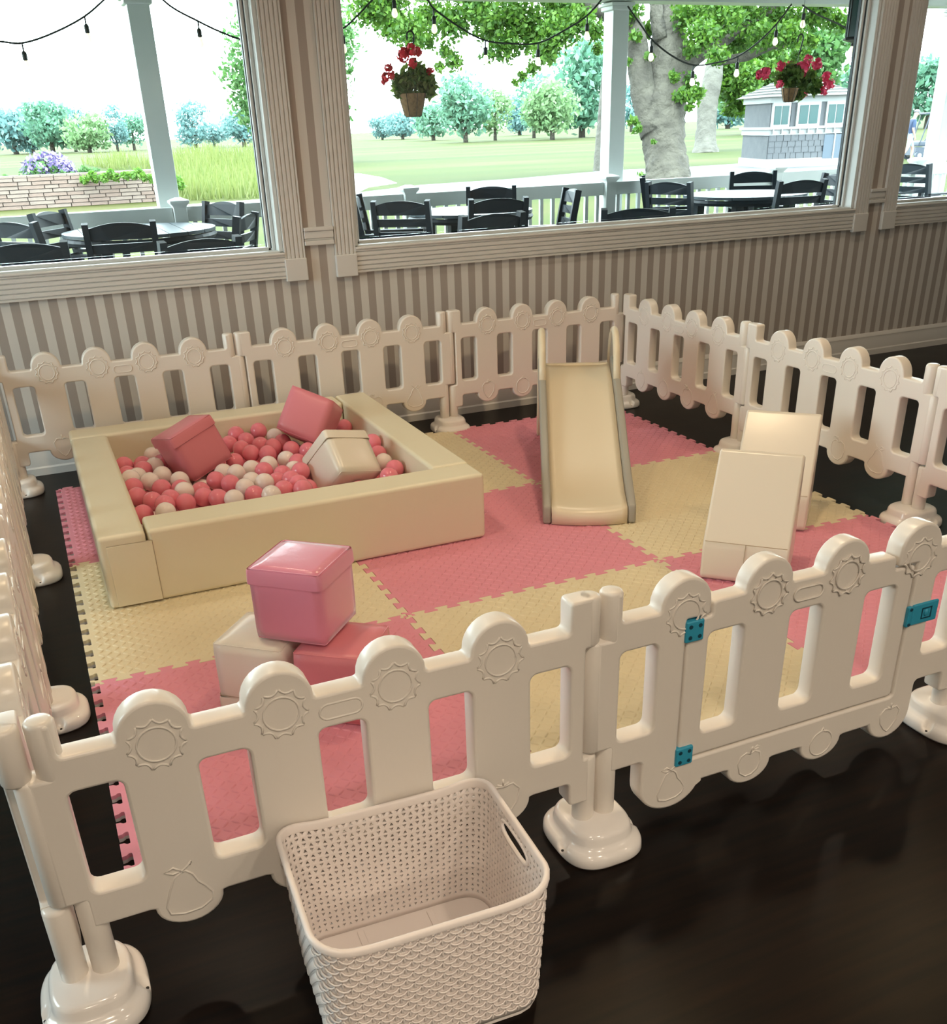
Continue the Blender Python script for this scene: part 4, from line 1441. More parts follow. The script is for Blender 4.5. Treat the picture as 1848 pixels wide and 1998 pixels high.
def porch_chair(x, y, facing, label, sc=1.0):
    """facing: angle of the direction the sitter looks, in degrees from +X"""
    c = thing('porch_armchair', label, 'chair', (x, y, 0), math.radians(facing) - math.pi / 2, 'dark ladder-back porch chairs')
    c.scale = (1, 1, sc)
    for n, me in CP:
        link(n, me, c)
    return c
for a in ((0.12, 6.60, 40, 'dark porch chair at the left photo edge beside the left table'),
          (0.41, 7.50, -35, 'dark porch chair behind the left table, near the railing'),
          (0.10, 4.77, 84, 'dark porch chair close to the glass at the lower left photo edge'),
          (0.75, 5.93, 84, 'dark porch chair in front of the left table, its back to the room'),
          (1.72, 7.50, -150, 'dark porch chair behind the right side of the left table'),
          (1.66, 6.35, 150, 'dark porch chair turned sideways at the right of the left table', 0.97),
          (1.03, 4.46, 100, 'dark porch chair low behind the sill, right part of the left window', 0.985),
          (3.00, 7.30, -25, 'dark porch chair turned sideways at the left edge of the middle window'),
          (3.02, 6.36, 55, 'dark porch chair in front of the middle table, bluish right post'),
          (4.40, 7.62, -115, 'dark porch chair behind the middle table by the railing', 0.99),
          (3.70, 6.00, 76, 'dark porch chair with its back to the room at the middle table'),
          (2.98, 4.62, 96, 'dark porch chair low behind the sill, below the middle table'),
          (4.60, 6.52, 165, 'dark porch chair seen in profile right of the middle table'),
          (3.94, 4.28, 62, 'dark porch chair low behind the sill, under the middle column'),
          (6.24, 7.66, -33, 'narrow edge-on dark porch chair next to the big tree trunk'),
          (5.86, 6.68, 25, 'dark porch chair left of the right-hand table, facing it'),
          (7.42, 7.45, -118, 'dark porch chair behind the right-hand table'),
          (6.70, 5.92, 80, 'dark porch chair with its back to the room at the right-hand table'),
          (7.50, 6.38, 170, 'pale-lit porch chair at the far end of the middle window'),
          (9.58, 7.32, 5, 'dark porch armchair in the far right window')):
    porch_chair(*a)

# ------------------------------------------------------------------ hanging baskets
def flower_head(name, c, r, m, parent, seed):
    g = random.Random(seed)
    mb = MB()
    for k in range(26):
        d = Vector((g.gauss(0, 1), g.gauss(0, 1), g.gauss(0, 1))).normalized()
        p = Vector(c) + d * r * g.uniform(0.55, 1.0)
        a = d.cross(Vector((g.gauss(0, 1), g.gauss(0, 1), g.gauss(0, 1)))).normalized()
        b = d.cross(a)
        s = r * 0.48
        mb.add([p - a * s - d * s * .3, p - b * s + d * s * .1, p + a * s - d * s * .3, p + b * s + d * s * .1, p + d * s * .25], [(0, 1, 4), (1, 2, 4), (2, 3, 4), (3, 0, 4)])
    return mb.build(name, m, parent)
def hanging_basket(px, py_top, y, flowers, pm, label, pot_px, pot_r, hook_px, blobs):
    o = at(*pot_px, y)
    sc = (Vector(o) - CAM).dot(_fw) / F_PX                   # metres per pixel at that distance
    t = thing('hanging_basket', label, 'hanging plant', (o.x, o.y, o.z), 0, 'hanging flower baskets')
    loc = lambda qx, qy, dy=0.0: at(qx, qy, y + dy) - o
    R = pot_r * sc
    pot = MB().lathe([(R * 0.45, -R * 1.05), (R * 0.62, -R * 0.95), (R * 0.86, -R * 0.2), (R, R * 0.42), (R * 0.96, R * 0.45)], 18).build('coir_pot', M['coir'], t, smooth=60)
    wi = MB()
    for k in range(8):
        a = 2 * math.pi * k / 8
        wi.tube([(R * q * math.cos(a), R * q * math.sin(a), R * zz) for q, zz in ((0.48, -1.07), (0.66, -0.96), (0.89, -0.2), (1.03, 0.44))], 0.0022, 5)
    wi.build('wire_frame', M['black_metal'], pot)
    h = loc(*hook_px)
    P = [(h.x - 0.03, h.y, h.z - 0.01)] + [(h.x + 0.030 * math.cos(math.radians(180 - 22 * k)), h.y, h.z + 0.022 + 0.032 * math.sin(math.radians(180 - 22 * k))) for k in range(10)] + [(h.x + 0.010, h.y, h.z - 0.075), (h.x, h.y, h.z - 0.10)]
    MB().tube(P, 0.0065, 8).build('hook', M['black_metal'], t, smooth=180)
    st = MB().tube([(h.x, h.y, h.z + 0.05), (h.x, h.y, 2.79 - o.z)], 0.0018, 5)
    for k in range(3):
        a = 2 * math.pi * k / 3 + 0.4
        st.tube([(h.x, h.y, h.z - 0.10), (R * math.cos(a), R * math.sin(a), R * 0.44)], 0.002, 5)
    st.build('hanger_wires', M['black_metal'], t)
    B = [(tuple(loc(bx, by, g)), (br * sc, br * sc, br * sc)) for bx, by, br, g in blobs]
    f = quads_obj('foliage', leaves(B, 1500, 0.030, seed=px, shell=0.2), M['geranium_leaf'], t)
    f['kind'] = 'stuff'
    sm = MB()
    for k, (qx, qy, qr) in enumerate(flowers):
        c = loc(qx, qy, random.uniform(-0.06, 0.06))
        flower_head('flower_head', c, qr * sc, pm, t, px + k)
        sm.tube([(0, 0, R * 0.4), (c.x * 0.5, c.y * 0.5, max(c.z, R * 0.6) * 0.7 + 0.02), tuple(c)], 0.003, 5)
    sm.build('stems', M['geranium_leaf'], t)
hanging_basket(800, 90, 6.6, [(787, 108, 13), (803, 97, 13), (815, 101, 10), (806, 123, 10), (758, 133, 9), (753, 151, 9), (764, 147, 8), (834, 140, 9), (842, 138, 6), (748, 160, 6)], M['red_petal'],
               'hanging basket with red flowers, left of the middle window', (805, 196), 27, (801, 76), [(806, 155, 26, 0), (784, 165, 22, 0), (832, 165, 22, 0), (812, 140, 20, 0), (836, 180, 12, 0), (780, 178, 12, 0)])
hanging_basket(1545, 90, 6.6, [(1492, 142, 12), (1482, 146, 9), (1523, 129, 10), (1543, 128, 9), (1566, 134, 15), (1577, 116, 9), (1594, 126, 11), (1612, 150, 11), (1620, 165, 10), (1607, 172, 13), (1567, 181, 10), (1522, 164, 8)], M['pink_petal'],
               'hanging basket with pink geranium flowers before the hut', (1541, 180), 16, (1562, 80), [(1545, 148, 24, 0), (1530, 150, 18, 0), (1572, 155, 22, 0), (1590, 170, 14, 0), (1560, 185, 10, 0)])

# ------------------------------------------------------------------ string lights
def string_lights(pts, bulbs, y, label):
    P = [at(px, py, y) for px, py in pts]
    D = []
    for i in range(len(P) - 1):                               # smooth the drape
        p0, p1, p2, p3 = P[max(i - 1, 0)], P[i], P[i + 1], P[min(i + 2, len(P) - 1)]
        for k in range(6):
            t = k / 6
            D.append(0.5 * ((2 * p1) + (p2 - p0) * t + (2 * p0 - 5 * p1 + 4 * p2 - p3) * t * t + (3 * p1 - p0 - 3 * p2 + p3) * t ** 3))
    D.append(P[-1])
    t = MB().tube(D, 0.008, 6).build('string_light_cord', M['cord'], None, smooth=180)
    tag(t, label, 'string lights', 'porch string lights')
    for bx, by in bulbs:
        b = at(bx, by, y)
        sk = MB().tube([(b.x, b.y, b.z), (b.x, b.y, b.z - 0.055)], 0.007, 6).lathe([(0.009, 0.0), (0.019, -0.012), (0.019, -0.058), (0.014, -0.065)], 10, (b.x, b.y, b.z - 0.05)).build('socket', M['cord'], t, smooth=60)
        MB().lathe([(0.012, 0.0), (0.020, -0.018), (0.027, -0.042), (0.025, -0.058), (0.014, -0.071), (0.003, -0.075)], 12, (b.x, b.y, b.z - 0.112)).build('bulb', M['bulb'], t, smooth=180)
string_lights([(-60, 78), (0, 81), (43, 84), (100, 66), (165, 32), (215, -12)], [(43, 85), (165, 32)], 7.7, 'string of bulbs drooping across the upper left of the left window')
string_lights([(280, -40), (330, 10), (386, 41), (430, 62), (476, 78), (560, 90), (615, 75), (668, 56), (700, 28), (735, -10)], [(386, 41), (668, 56)], 7.7, 'string of bulbs passing behind the post between left and middle window')
string_lights([(735, -22), (760, -12), (795, -22), (832, -2), (848, 18), (900, 55), (947, 79), (1000, 85), (1050, 84), (1100, 60), (1146, 30), (1180, -8)], [(768, -14), (846, 18), (947, 79), (1050, 84), (1146, 34)], 7.7, 'string of bulbs drooping left of the middle column')
string_lights([(1225, 12), (1250, 48), (1272, 77), (1310, 108), (1353, 127), (1400, 122), (1440, 110), (1480, 82), (1516, 46), (1545, 8)], [(1272, 77), (1353, 127), (1440, 110), (1516, 48)], 7.7, 'string of bulbs drooping in front of the big tree')
string_lights([(1566, 10), (1590, 26), (1630, 44), (1666, 62)], [(1570, 14), (1666, 66)], 7.7, 'short string of bulbs at the right end of the middle window')

# ------------------------------------------------------------------ the grounds
ZG = -0.25
struct('ground_lawn', MB().box((40, 340, ZG - 0.25), (1400, 940, 0.5)), M['lawn'])
def ground(px, py, z=ZG):
    d = _rt * ((px - CX) / F_PX) - _up * ((py - CY) / F_PX) + _fw
    return CAM + d * ((z - CAM.z) / d.z)
def ground_patch(name, px, m, h, label, cat='path'):
    P = [ground(*p) for p in px]
    a = sum(P[i].x * P[(i + 1) % len(P)].y - P[(i + 1) % len(P)].x * P[i].y for i in range(len(P)))
    if a < 0:
        P = P[::-1]
    o = MB().prism([(p.x, p.y) for p in P], ZG - 0.1, ZG + h).build(name, m)
    return tag(o, label, cat, kind='structure')
ground_patch('path_gravel', [(684, 383), (720, 366), (775, 358), (745, 347), (700, 339), (680, 341), (640, 346), (620, 400)], M['sand'], 0.02, 'pale path curving away at the left of the middle window')
ground_patch('road_asphalt', [(690, 378), (820, 362), (1000, 350), (1180, 334), (1350, 326), (1480, 318), (1760, 304), (1760, 340), (1300, 362), (690, 405)], M['asphalt'], 0.02, 'grey asphalt strip beyond the porch railing')
ground_patch('pavement', [(0, 425), (200, 412), (540, 388), (540, 400), (0, 445)], M['sand'], 0.02, 'pale paving below the stone wall')

# retaining wall built of separate stones
g0, g1 = ground(-40, 414), ground(312, 393)
ax = (g1 - g0)
wl_len = ax.length
ax.normalize()
sw = thing('stone_wall', 'low pinkish stone retaining wall beyond the left railing', 'garden wall', tuple(g0), math.atan2(ax.y, ax.x))
hw_ = 58 / F_PX * ((g0 + g1) / 2 - CAM).dot(_fw) * 1.0
MB().box((wl_len / 2, 0.30, hw_ * 0.47), (wl_len, 0.44, hw_ * 0.94)).build('mortar_core', M['mortar'], sw)
rows = 8
rg = random.Random(5)
stone_me = [MB().box((0, 0, 0), (1, 1, 1)).mesh('stone', mm) for mm in (M['stone'], M['stone2'])]
for r in range(rows):
    x = -rg.uniform(0, 0.2)
    rh = hw_ * 0.94 / rows
    while x < wl_len:
        wd = rg.uniform(0.32, 0.72)
        s = link('stone', rg.choice(stone_me), sw)
        s.scale = (wd - 0.025, 0.16, rh - 0.018)
        s.location = (x + wd / 2, 0.06 + rg.uniform(-0.012, 0.012), (r + 0.5) * rh)
        x += wd
n = 14
for k in range(n):
    s = link('cap_stone', stone_me[1], sw)
    s.scale = (wl_len / n - 0.02, 0.60, hw_ * 0.06)
    s.location = ((k + 0.5) * wl_len / n, 0.28, hw_ * 0.97)
def wall_top(px, py, back=0.3):
    return ground(px, py)
def spot(px, py, dist):
    """point on the ray of a pixel at a given depth along the view axis"""
    d = _rt * ((px - CX) / F_PX) - _up * ((py - CY) / F_PX) + _fw
    return CAM + d * dist
DW = ((g0 + g1) / 2 - CAM).dot(_fw)
def blob(px, py, r, dist, ry=1.0, dj=0.0):
    p = spot(px, py, dist + dj)
    s = r * dist / F_PX
    return (tuple(p), (s, s, s * ry))
iv = quads_obj('ivy_trailing', leaves([blob(x, y, 9, DW - 0.35, 0.9) for x, y in ((165, 352), (185, 348), (205, 346), (225, 346), (245, 343), (262, 342), (280, 345), (296, 348), (215, 340), (270, 336), (345, 350), (352, 362), (180, 342))], 1500, 0.055, 11), M['ivy'])
tag(iv, 'bright green ivy trailing over the stone wall top', 'ivy', kind='stuff')
lv = thing('lavender_bush', 'purple lavender bush growing on the stone wall', 'bush', tuple(spot(95, 345, DW + 1.0)))
def fuzz(name, items, n, size, seed, m):
    o = Vector(lv.location)
    B = []
    for x, y, rr in items:
        c, rad = blob(x, y, rr, DW + 1.0, 0.9)
        B.append((tuple(Vector(c) - o), rad))
    q = quads_obj(name, leaves(B, n, size, seed, shell=0.35), m, lv)
    q['kind'] = 'stuff'
fuzz('stalks', [(60, 345, 22), (92, 342, 30), (125, 345, 22), (92, 330, 32)], 1400, 0.07, 3, M['leaf_mid'])
fuzz('blooms', [(62, 330, 22), (78, 320, 22), (95, 316, 22), (112, 320, 22), (128, 330, 20), (95, 330, 30)], 2200, 0.07, 4, M['lavender'])
hb = quads_obj('wall_top_planting', leaves([blob(x, y, r, DW + 0.8, 0.8) for x, y, r in ((10, 350, 10), (30, 352, 9), (-10, 350, 10), (60, 352, 9), (100, 350, 10), (140, 345, 10), (165, 335, 12), (185, 336, 10))], 900, 0.06, 12), M['leaf_mid'])
tag(hb, 'low green plants along the stone wall top', 'plants', kind='stuff')
# meadow of long grass on a low bank
def grass_bank():
    g = np.random.default_rng(4)
    V, Fq = [], []
    for k in range(9000):
        px, py = g.uniform(165, 530), g.uniform(300, 392)
        if py < 312 + 7 * math.sin(px * 0.045) + (12 if px < 300 else 0) - 10 * (px > 400):
            continue
        if px < 320 and py > 338:
            continue
        dist = DW + 1.0 + (392 - py) * 0.16
        p = spot(px, py + 6, dist)
        hh = g.uniform(0.3, 0.75)
        ln_ = Vector((g.normal() * 0.12, g.normal() * 0.12, hh))
        w_ = _rt * 0.022
        i = len(V)
        V += [p - w_, p + w_, p + ln_ + w_ * 0.2, p + ln_ - w_ * 0.2]
        Fq.append((i, i + 1, i + 2, i + 3))
    return np.array([tuple(v) for v in V]), np.array(Fq)
gb = quads_obj('long_grass', grass_bank(), M['grass_blade'])
tag(gb, 'bank of long yellow green grass right of the stone wall', 'grass', kind='stuff')
bp_ = [spot(x, y, d) for x, y, d in ((165, 345, DW + 3), (330, 398, DW + 0.6), (545, 392, DW + 0.6), (545, 305, DW + 15), (165, 308, DW + 14))]
bc = MB()
bc.v = [tuple(p) for p in bp_] + [(p.x, p.y, ZG - 0.2) for p in bp_]
bc.f = [(0, 1, 2, 3, 4), (0, 5, 6, 1), (1, 6, 7, 2), (2, 7, 8, 3), (3, 8, 9, 4), (4, 9, 5, 0)]
bc.mi = [0] * 6
struct('hill_bank', bc, M['lawn'])

# ------------------------------------------------------------------ trees
def tree(label, px, py_base, py_top, wpx, dist, leaf, n=900, lumps=7, seed=0, trunk=True, group='trees across the golf course', ls=None):
    s = dist / F_PX
    base = spot(px, py_base, dist)
    hgt = (py_base - py_top) * s + (base.z - ZG)
    base.z = ZG
    t = thing('tree', label, 'tree', (base.x, base.y, base.z), 0, group)
    g = random.Random(seed + px)
    wd = wpx * s / 2 * (1.0 if ls else 1.35)
    B = []
    for k in range(lumps):
        a = g.uniform(0, 2 * math.pi)
        q = g.uniform(0.15, 0.62)
        zz = g.uniform(0.22, 0.82)
        kk = math.sin(math.pi * min(1, max(0.1, zz))) ** 0.5
        B.append(((wd * q * kk * math.cos(a), wd * q * kk * math.sin(a), hgt * zz), (wd * g.uniform(0.42, 0.62), wd * g.uniform(0.42, 0.62), hgt * g.uniform(0.15, 0.22))))
    B.append(((0, 0, hgt * 0.52), (wd * 0.88, wd * 0.88, hgt * 0.44)))
    c = quads_obj('crown', leaves(B, n, ls or max(0.05, wd * 0.085), seed + px), leaf, t)
    c['kind'] = 'stuff'
    if trunk:
        MB().tube([(0, 0, -0.5), (0, 0, hgt * 0.22), (wd * 0.05, 0, hgt * 0.6)], [wd * 0.09, wd * 0.065, wd * 0.03], 8).build('trunk', M['bark'], t, smooth=180)
    return t
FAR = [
    (25, 268, 214, 95, 150, 'leaf_haze_blue', 'haze-blue tree at the far left edge of the left window'),
    (58, 262, 218, 60, 158, 'leaf_haze_blue', 'haze-blue tree second from the left photo edge'),
    (98, 268, 203, 85, 146, 'leaf_haze', 'tall pale green tree above the lavender bush'),
    (142, 262, 214, 60, 156, 'leaf_haze_blue', 'hazy blue-green tree between the two pale trees of the left window'),
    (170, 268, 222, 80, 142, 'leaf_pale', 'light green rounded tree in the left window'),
    (226, 270, 209, 46, 145, 'leaf_haze_blue', 'narrow hazy blue-green tree left of the porch column'),
    (258, 264, 223, 56, 150, 'leaf_haze', 'bushy tree just left of the left porch column'),
    (378, 255, 199, 62, 160, 'leaf_haze_blue', 'haze-blue tree right of the left porch column'),
    (415, 256, 236, 50, 165, 'leaf_haze_blue', 'low haze-blue tree behind the long grass'),
    (474, 262, 214, 74, 150, 'leaf_haze_blue', 'haze-blue tree near the right edge of the left window'),
    (745, 249, 226, 46, 185, 'leaf_haze_blue', 'small distant tree at the left end of the middle tree line'),
    (785, 249, 215, 62, 180, 'leaf_haze_blue', 'distant haze-blue tree below the red hanging basket'),
    (845, 250, 204, 78, 150, 'leaf_haze', 'pale tree right of the red hanging basket'),
    (908, 248, 154, 92, 120, 'leaf_haze', 'round dark-trunked tree in the middle of the golf course'),
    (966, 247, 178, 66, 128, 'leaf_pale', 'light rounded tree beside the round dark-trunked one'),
    (1014, 249, 190, 70, 185, 'leaf_haze_blue', 'distant haze-blue tree in the gap of the middle window'),
    (1042, 249, 144, 66, 140, 'leaf_haze', 'upright tree behind the light oval tree'),
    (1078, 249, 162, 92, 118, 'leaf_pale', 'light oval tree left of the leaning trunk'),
    (1136, 246, 86, 122, 130, 'leaf_haze', 'tall spreading tree left of the middle porch column'),
    (1232, 249, 170, 60, 180, 'leaf_haze_blue', 'haze-blue tree between the column and the big trunk'),
    (1420, 247, 190, 90, 180, 'leaf_haze_blue', 'distant haze-blue tree behind the second trunk'),
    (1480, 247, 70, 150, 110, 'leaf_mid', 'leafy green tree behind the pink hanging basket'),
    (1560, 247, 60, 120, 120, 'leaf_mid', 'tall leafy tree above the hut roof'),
    (1680, 246, 128, 120, 125, 'leaf_haze', 'tree to the right of the hut roof'),
    (1810, 240, 122, 110, 110, 'leaf_haze', 'tree behind the person in the far right window'),
    (1862, 240, 138, 90, 116, 'leaf_haze', 'tree at the right edge of the photo'),
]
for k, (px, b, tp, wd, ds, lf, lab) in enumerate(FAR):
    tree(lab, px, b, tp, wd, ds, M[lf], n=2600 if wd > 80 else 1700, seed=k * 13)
# nearer tree standing behind the post between the windows
nt_ = tree('green tree half hidden behind the post between left and middle window', 585, 330, 10, 270, 62, M['leaf_mid'], n=20000, lumps=18, seed=77, ls=0.17)

def px_tube(mb, pts, dist, n=12, wob=0.0):
    return mb.tube([spot(x, y, dist + dj) for x, y, r, dj in pts], [r * dist / F_PX for x, y, r, dj in pts], n)
DT = (ground(1300, 348) - CAM).dot(_fw)
big = thing('big_tree', 'massive old tree with thick forked trunk outside the middle window', 'tree', tuple(ground(1300, 348)))
def rel(mb):
    o = Vector(big.location)
    mb.v = [tuple(Vector(v) - o) for v in mb.v]
    return mb
def rough(mb, amp, seed):
    g = random.Random(seed)
    mb.v = [tuple(Vector(v) + Vector((g.uniform(-amp, amp), g.uniform(-amp, amp), 0))) for v in mb.v]
    return mb
def dense(pts, k=5):
    out = []
    for i in range(len(pts) - 1):
        for q in range(k):
            t = q / k
            out.append(tuple(a + (b - a) * t for a, b in zip(pts[i], pts[i + 1])))
    return out + [pts[-1]]
tr = MB()
px_tube(tr, dense([(1304, 376, 52, 0), (1303, 358, 47, 0), (1302, 335, 42, 0), (1299, 300, 40, 0), (1293, 260, 42, 0), (1292, 225, 44, 0), (1300, 180, 40, 0), (1303, 120, 36, 0), (1306, 60, 32, 0), (1312, 0, 27, 0), (1318, -80, 24, 0)]), DT, 20)
rough(rel(tr), 0.05, 1).build('trunk', M['bark'], big, smooth=180)
for pts in ([(1275, 262, 26, -.2), (1258, 200, 24, -.3), (1249, 140, 23, -.3), (1243, 85, 21, -.3), (1240, 60, 18, -.3), (1222, 20, 15, -.2), (1195, -40, 13, 0)],
            [(1322, 150, 20, 0), (1345, 118, 18, 0), (1380, 92, 17, 0), (1430, 62, 15, 0), (1475, 35, 13, 0), (1520, 5, 11, 0), (1580, -40, 8, 0)],
            [(1400, 120, 8, .3), (1460, 110, 8, .3), (1500, 92, 7, .3), (1540, 85, 5, .3)],
            [(1290, 80, 14, -.4), (1282, 40, 13, -.4), (1280, 0, 12, -.4), (1270, -60, 10, -.4)],
            [(1240, 60, 14, -.2), (1200, 40, 13, -.3), (1170, 22, 11, -.3), (1100, -10, 9, -.3), (1000, -30, 7, -.3)],
            [(1380, 60, 9, .5), (1420, 30, 9, .5), (1470, 8, 8, .5)]):
    b = MB()
    px_tube(b, dense(pts, 3), DT, 12)
    rough(rel(b), 0.025, 2).build('branch', M['bark'], big, smooth=180)
cano = [(720, 15, 42), (765, 45, 40), (800, 60, 40), (840, 30, 44), (760, -5, 45), (880, 45, 38), (835, 80, 22), (870, 100, 18), (888, 120, 20), (858, 130, 12), (930, 20, 45), (960, 50, 42), (985, 90, 36), (1000, 30, 50), (1040, 60, 48), (1058, 105, 28), (1040, 135, 14), (1020, 150, 12), (1005, 160, 8), (1072, 105, 22), (1090, 60, 42), (1090, 10, 50), (1130, 40, 34), (1160, 60, 24), (1165, 95, 12), (950, 110, 16),
        (1232, 20, 26), (1240, 70, 14), (1225, 120, 8), (1265, 60, 22), (1268, 110, 12), (1345, 30, 38), (1370, 70, 36), (1350, 95, 20), (1410, 30, 48), (1440, 80, 36), (1400, 110, 22), (1460, 40, 42), (1490, 70, 34), (1520, 35, 38), (1545, 70, 34), (1570, 40, 34), (1600, 25, 30), (1630, 40, 26), (1650, 50, 16), (1560, 105, 24), (1530, 120, 14), (1585, 80, 18),
        (1340, 165, 24), (1352, 190, 20), (1328, 185, 16), (1365, 180, 14), (1316, 150, 12), (1345, 212, 10), (1238, 236, 10), (1244, 252, 10), (1228, 238, 6), (1275, 277, 5),
        (1252, 342, 8), (900, -60, 70), (1100, -70, 80), (1300, -70, 80), (1480, -60, 80), (1620, -40, 60), (760, -70, 60), (1200, -160, 120), (1400, -160, 110), (1000, -150, 90)]
gj = random.Random(8)
B = []
for x, y, r in cano:
    c, rad = blob(x, y, r, DT, 0.85, gj.uniform(-2.2, 1.2) if r > 20 else -0.9)
    B.append((tuple(Vector(c) - Vector(big.location)), rad))
lc = quads_obj('leaves', leaves(B, 75000, 0.085, 21, shell=0.1), M['leaf'], big)
lc['kind'] = 'stuff'
D2 = (ground(1375, 297) - CAM).dot(_fw)
t2 = thing('pale_tree', 'pale trunked tree standing behind the massive old tree', 'tree', tuple(ground(1375, 297)))
big2 = t2
b = MB()
px_tube(b, dense([(1376, 312, 31, 0), (1376, 299, 27, 0), (1376, 285, 22, 0), (1378, 250, 19, 0), (1381, 200, 20, 0), (1390, 160, 19, 0), (1398, 110, 15, 0), (1405, 60, 13, 0), (1418, 10, 11, 0), (1425, -30, 9, 0)], 4), D2, 14)
o = Vector(t2.location)
b.v = [tuple(Vector(v) - o) for v in b.v]
rough(b, 0.03, 4).build('trunk', M['bark_pale'], t2, smooth=180)
B = []
for x, y, r in ((1420, 130, 30), (1425, 170, 32), (1440, 200, 26), (1460, 150, 34), (1425, 215, 16), (1470, 190, 24), (1500, 150, 34), (1400, 60, 30), (1450, 90, 40), (1500, 110, 36), (1380, 20, 30)):
    c, rad = blob(x, y, r, D2, 0.9, gj.uniform(0.3, 3))
    B.append((tuple(Vector(c) - o), rad))
l2 = quads_obj('leaves', leaves(B, 14000, 0.15, 22, shell=0.15), M['leaf'], t2)
l2['kind'] = 'stuff'
D3 = (ground(1168, 334) - CAM).dot(_fw)
t3 = thing('leaning_tree', 'slim leaning tree trunk just left of the middle porch column', 'tree', tuple(ground(1168, 334)))
b = MB()
px_tube(b, dense([(1167, 348, 12, 0), (1168, 336, 11, 0), (1171, 290, 10, 0), (1176, 230, 10, 0), (1181, 170, 9, 0), (1186, 110, 8, 0), (1192, 50, 7, 0), (1198, -20, 6, 0)], 3), D3, 10)
o = Vector(t3.location)
b.v = [tuple(Vector(v) - o) for v in b.v]
rough(b, 0.02, 5).build('trunk', M['bark_pale'], t3, smooth=180)
B = [(tuple(Vector(blob(x, y, r, D3)[0]) - o), blob(x, y, r, D3)[1]) for x, y, r in ((1190, -20, 40), (1210, -60, 50), (1180, 20, 18))]
l3 = quads_obj('leaves', leaves(B, 900, 0.12, 23), M['leaf'], t3)
l3['kind'] = 'stuff'

# ------------------------------------------------------------------ shingled hut
hp = ground(1567, 326)
DH = (hp - CAM).dot(_fw)
S = DH / F_PX
hut = thing('starter_hut', 'small grey shingled hut with white windows and hipped roof', 'hut', tuple(hp), -YAW + 0.10)
HW, HH = 158 * S, 122 * S                    # width and wall height
HD = HW * 0.9
MB().box((0, HD / 2, HH * 0.5), (HW * 0.95, HD * 0.95, HH)).build('walls', M['shingle'], hut)
MB().box((0, HD / 2, HH * 0.065), (HW, HD, HH * 0.13)).build('base_board', M['hut_trim'], hut)
MB().box((0, HD / 2, HH * 0.565), (HW * 1.04, HD * 1.04, HH * 0.035)).build('belt_shelf', M['hut_trim'], hut)
MB().box((0, HD / 2, HH * 0.51), (HW * 0.985, HD * 0.985, HH * 0.085)).build('belt_board', M['hut_trim'], hut)
MB().box((0, HD / 2, HH * 0.965), (HW * 1.0, HD * 1.0, HH * 0.10)).build('frieze', M['hut_trim'], hut)
for k in range(9):
    MB().box((-HW * 0.44 + HW * 0.11 * k, -HW * 0.012, HH * 0.52), (HW * 0.012, HW * 0.05, HH * 0.07)).build('bracket', M['hut_trim'], hut)
rf = MB()
e, tp = HW * 0.56, HH * 0.36
rf.add([(-e, HD / 2 - e, HH), (e, HD / 2 - e, HH), (e, HD / 2 + e, HH), (-e, HD / 2 + e, HH), (0, HD / 2, HH + tp)], [(0, 1, 4), (1, 2, 4), (2, 3, 4), (3, 0, 4), (3, 2, 1, 0)])
roof = rf.build('roof', M['roof_shingle'], hut)
cr = MB()
for k in range(1, 9):
    q = k / 9
    a = e * (1 - q) * 1.004
    z = HH + tp * q + 0.012
    P = [(-a, HD / 2 - a, z), (a, HD / 2 - a, z), (a, HD / 2 + a, z), (-a, HD / 2 + a, z)]
    for i in range(4):
        cr.bar(P[i], P[(i + 1) % 4], 0.05, 0.03)
cr.build('shingle_courses', M['roof_shingle'], roof)['kind'] = 'stuff'
for cx, wd in ((-0.355, 0.20), (-0.015, 0.265), (0.325, 0.215)):
    f = MB().box((cx * HW, -0.006, HH * 0.745), (wd * HW * 1.12, HW * 0.04, HH * 0.345)).build('window_frame', M['hut_trim'], hut)
    for s in (-1, 1):
        MB().box((cx * HW + s * wd * HW * 0.235, -HW * 0.018, HH * 0.745), (wd * HW * 0.40, HW * 0.022, HH * 0.255)).build('pane', M['hut_glass'], f)
shm = MB().box((0, 0, 0), (1, 1, 1)).mesh('shingle', M['shingle'])
rg = random.Random(3)
for r in range(4):
    x = -HW * 0.47
    while x < HW * 0.20:
        wd = HW * rg.uniform(0.06, 0.10)
        s = link('shingle', shm, hut)
        s.scale = (wd - HW * 0.006, HW * 0.018, HH * 0.088)
        s.location = (x + wd / 2, HW * 0.018 - HW * 0.004 * rg.random(), HH * (0.175 + 0.083 * r))
        s.rotation_euler = (math.radians(-4), 0, 0)
        x += wd
for cx in (-0.185, 0.165):
    for r in range(4):
        s = link('shingle', shm, hut)
        s.scale = (HW * 0.075, HW * 0.018, HH * 0.085)
        s.location = (cx * HW, HW * 0.016, HH * (0.62 + 0.085 * r))
for k in range(2):
    MB().box((HW * (0.29 + 0.14 * k), HW * 0.012, HH * 0.285), (HW * 0.12, HW * 0.03, HH * 0.34)).build('slate_panel', M['slate'], hut)
MB().box((HW * 0.36, HW * 0.008, HH * 0.285), (HW * 0.016, HW * 0.04, HH * 0.36)).build('panel_post', M['hut_trim'], hut)

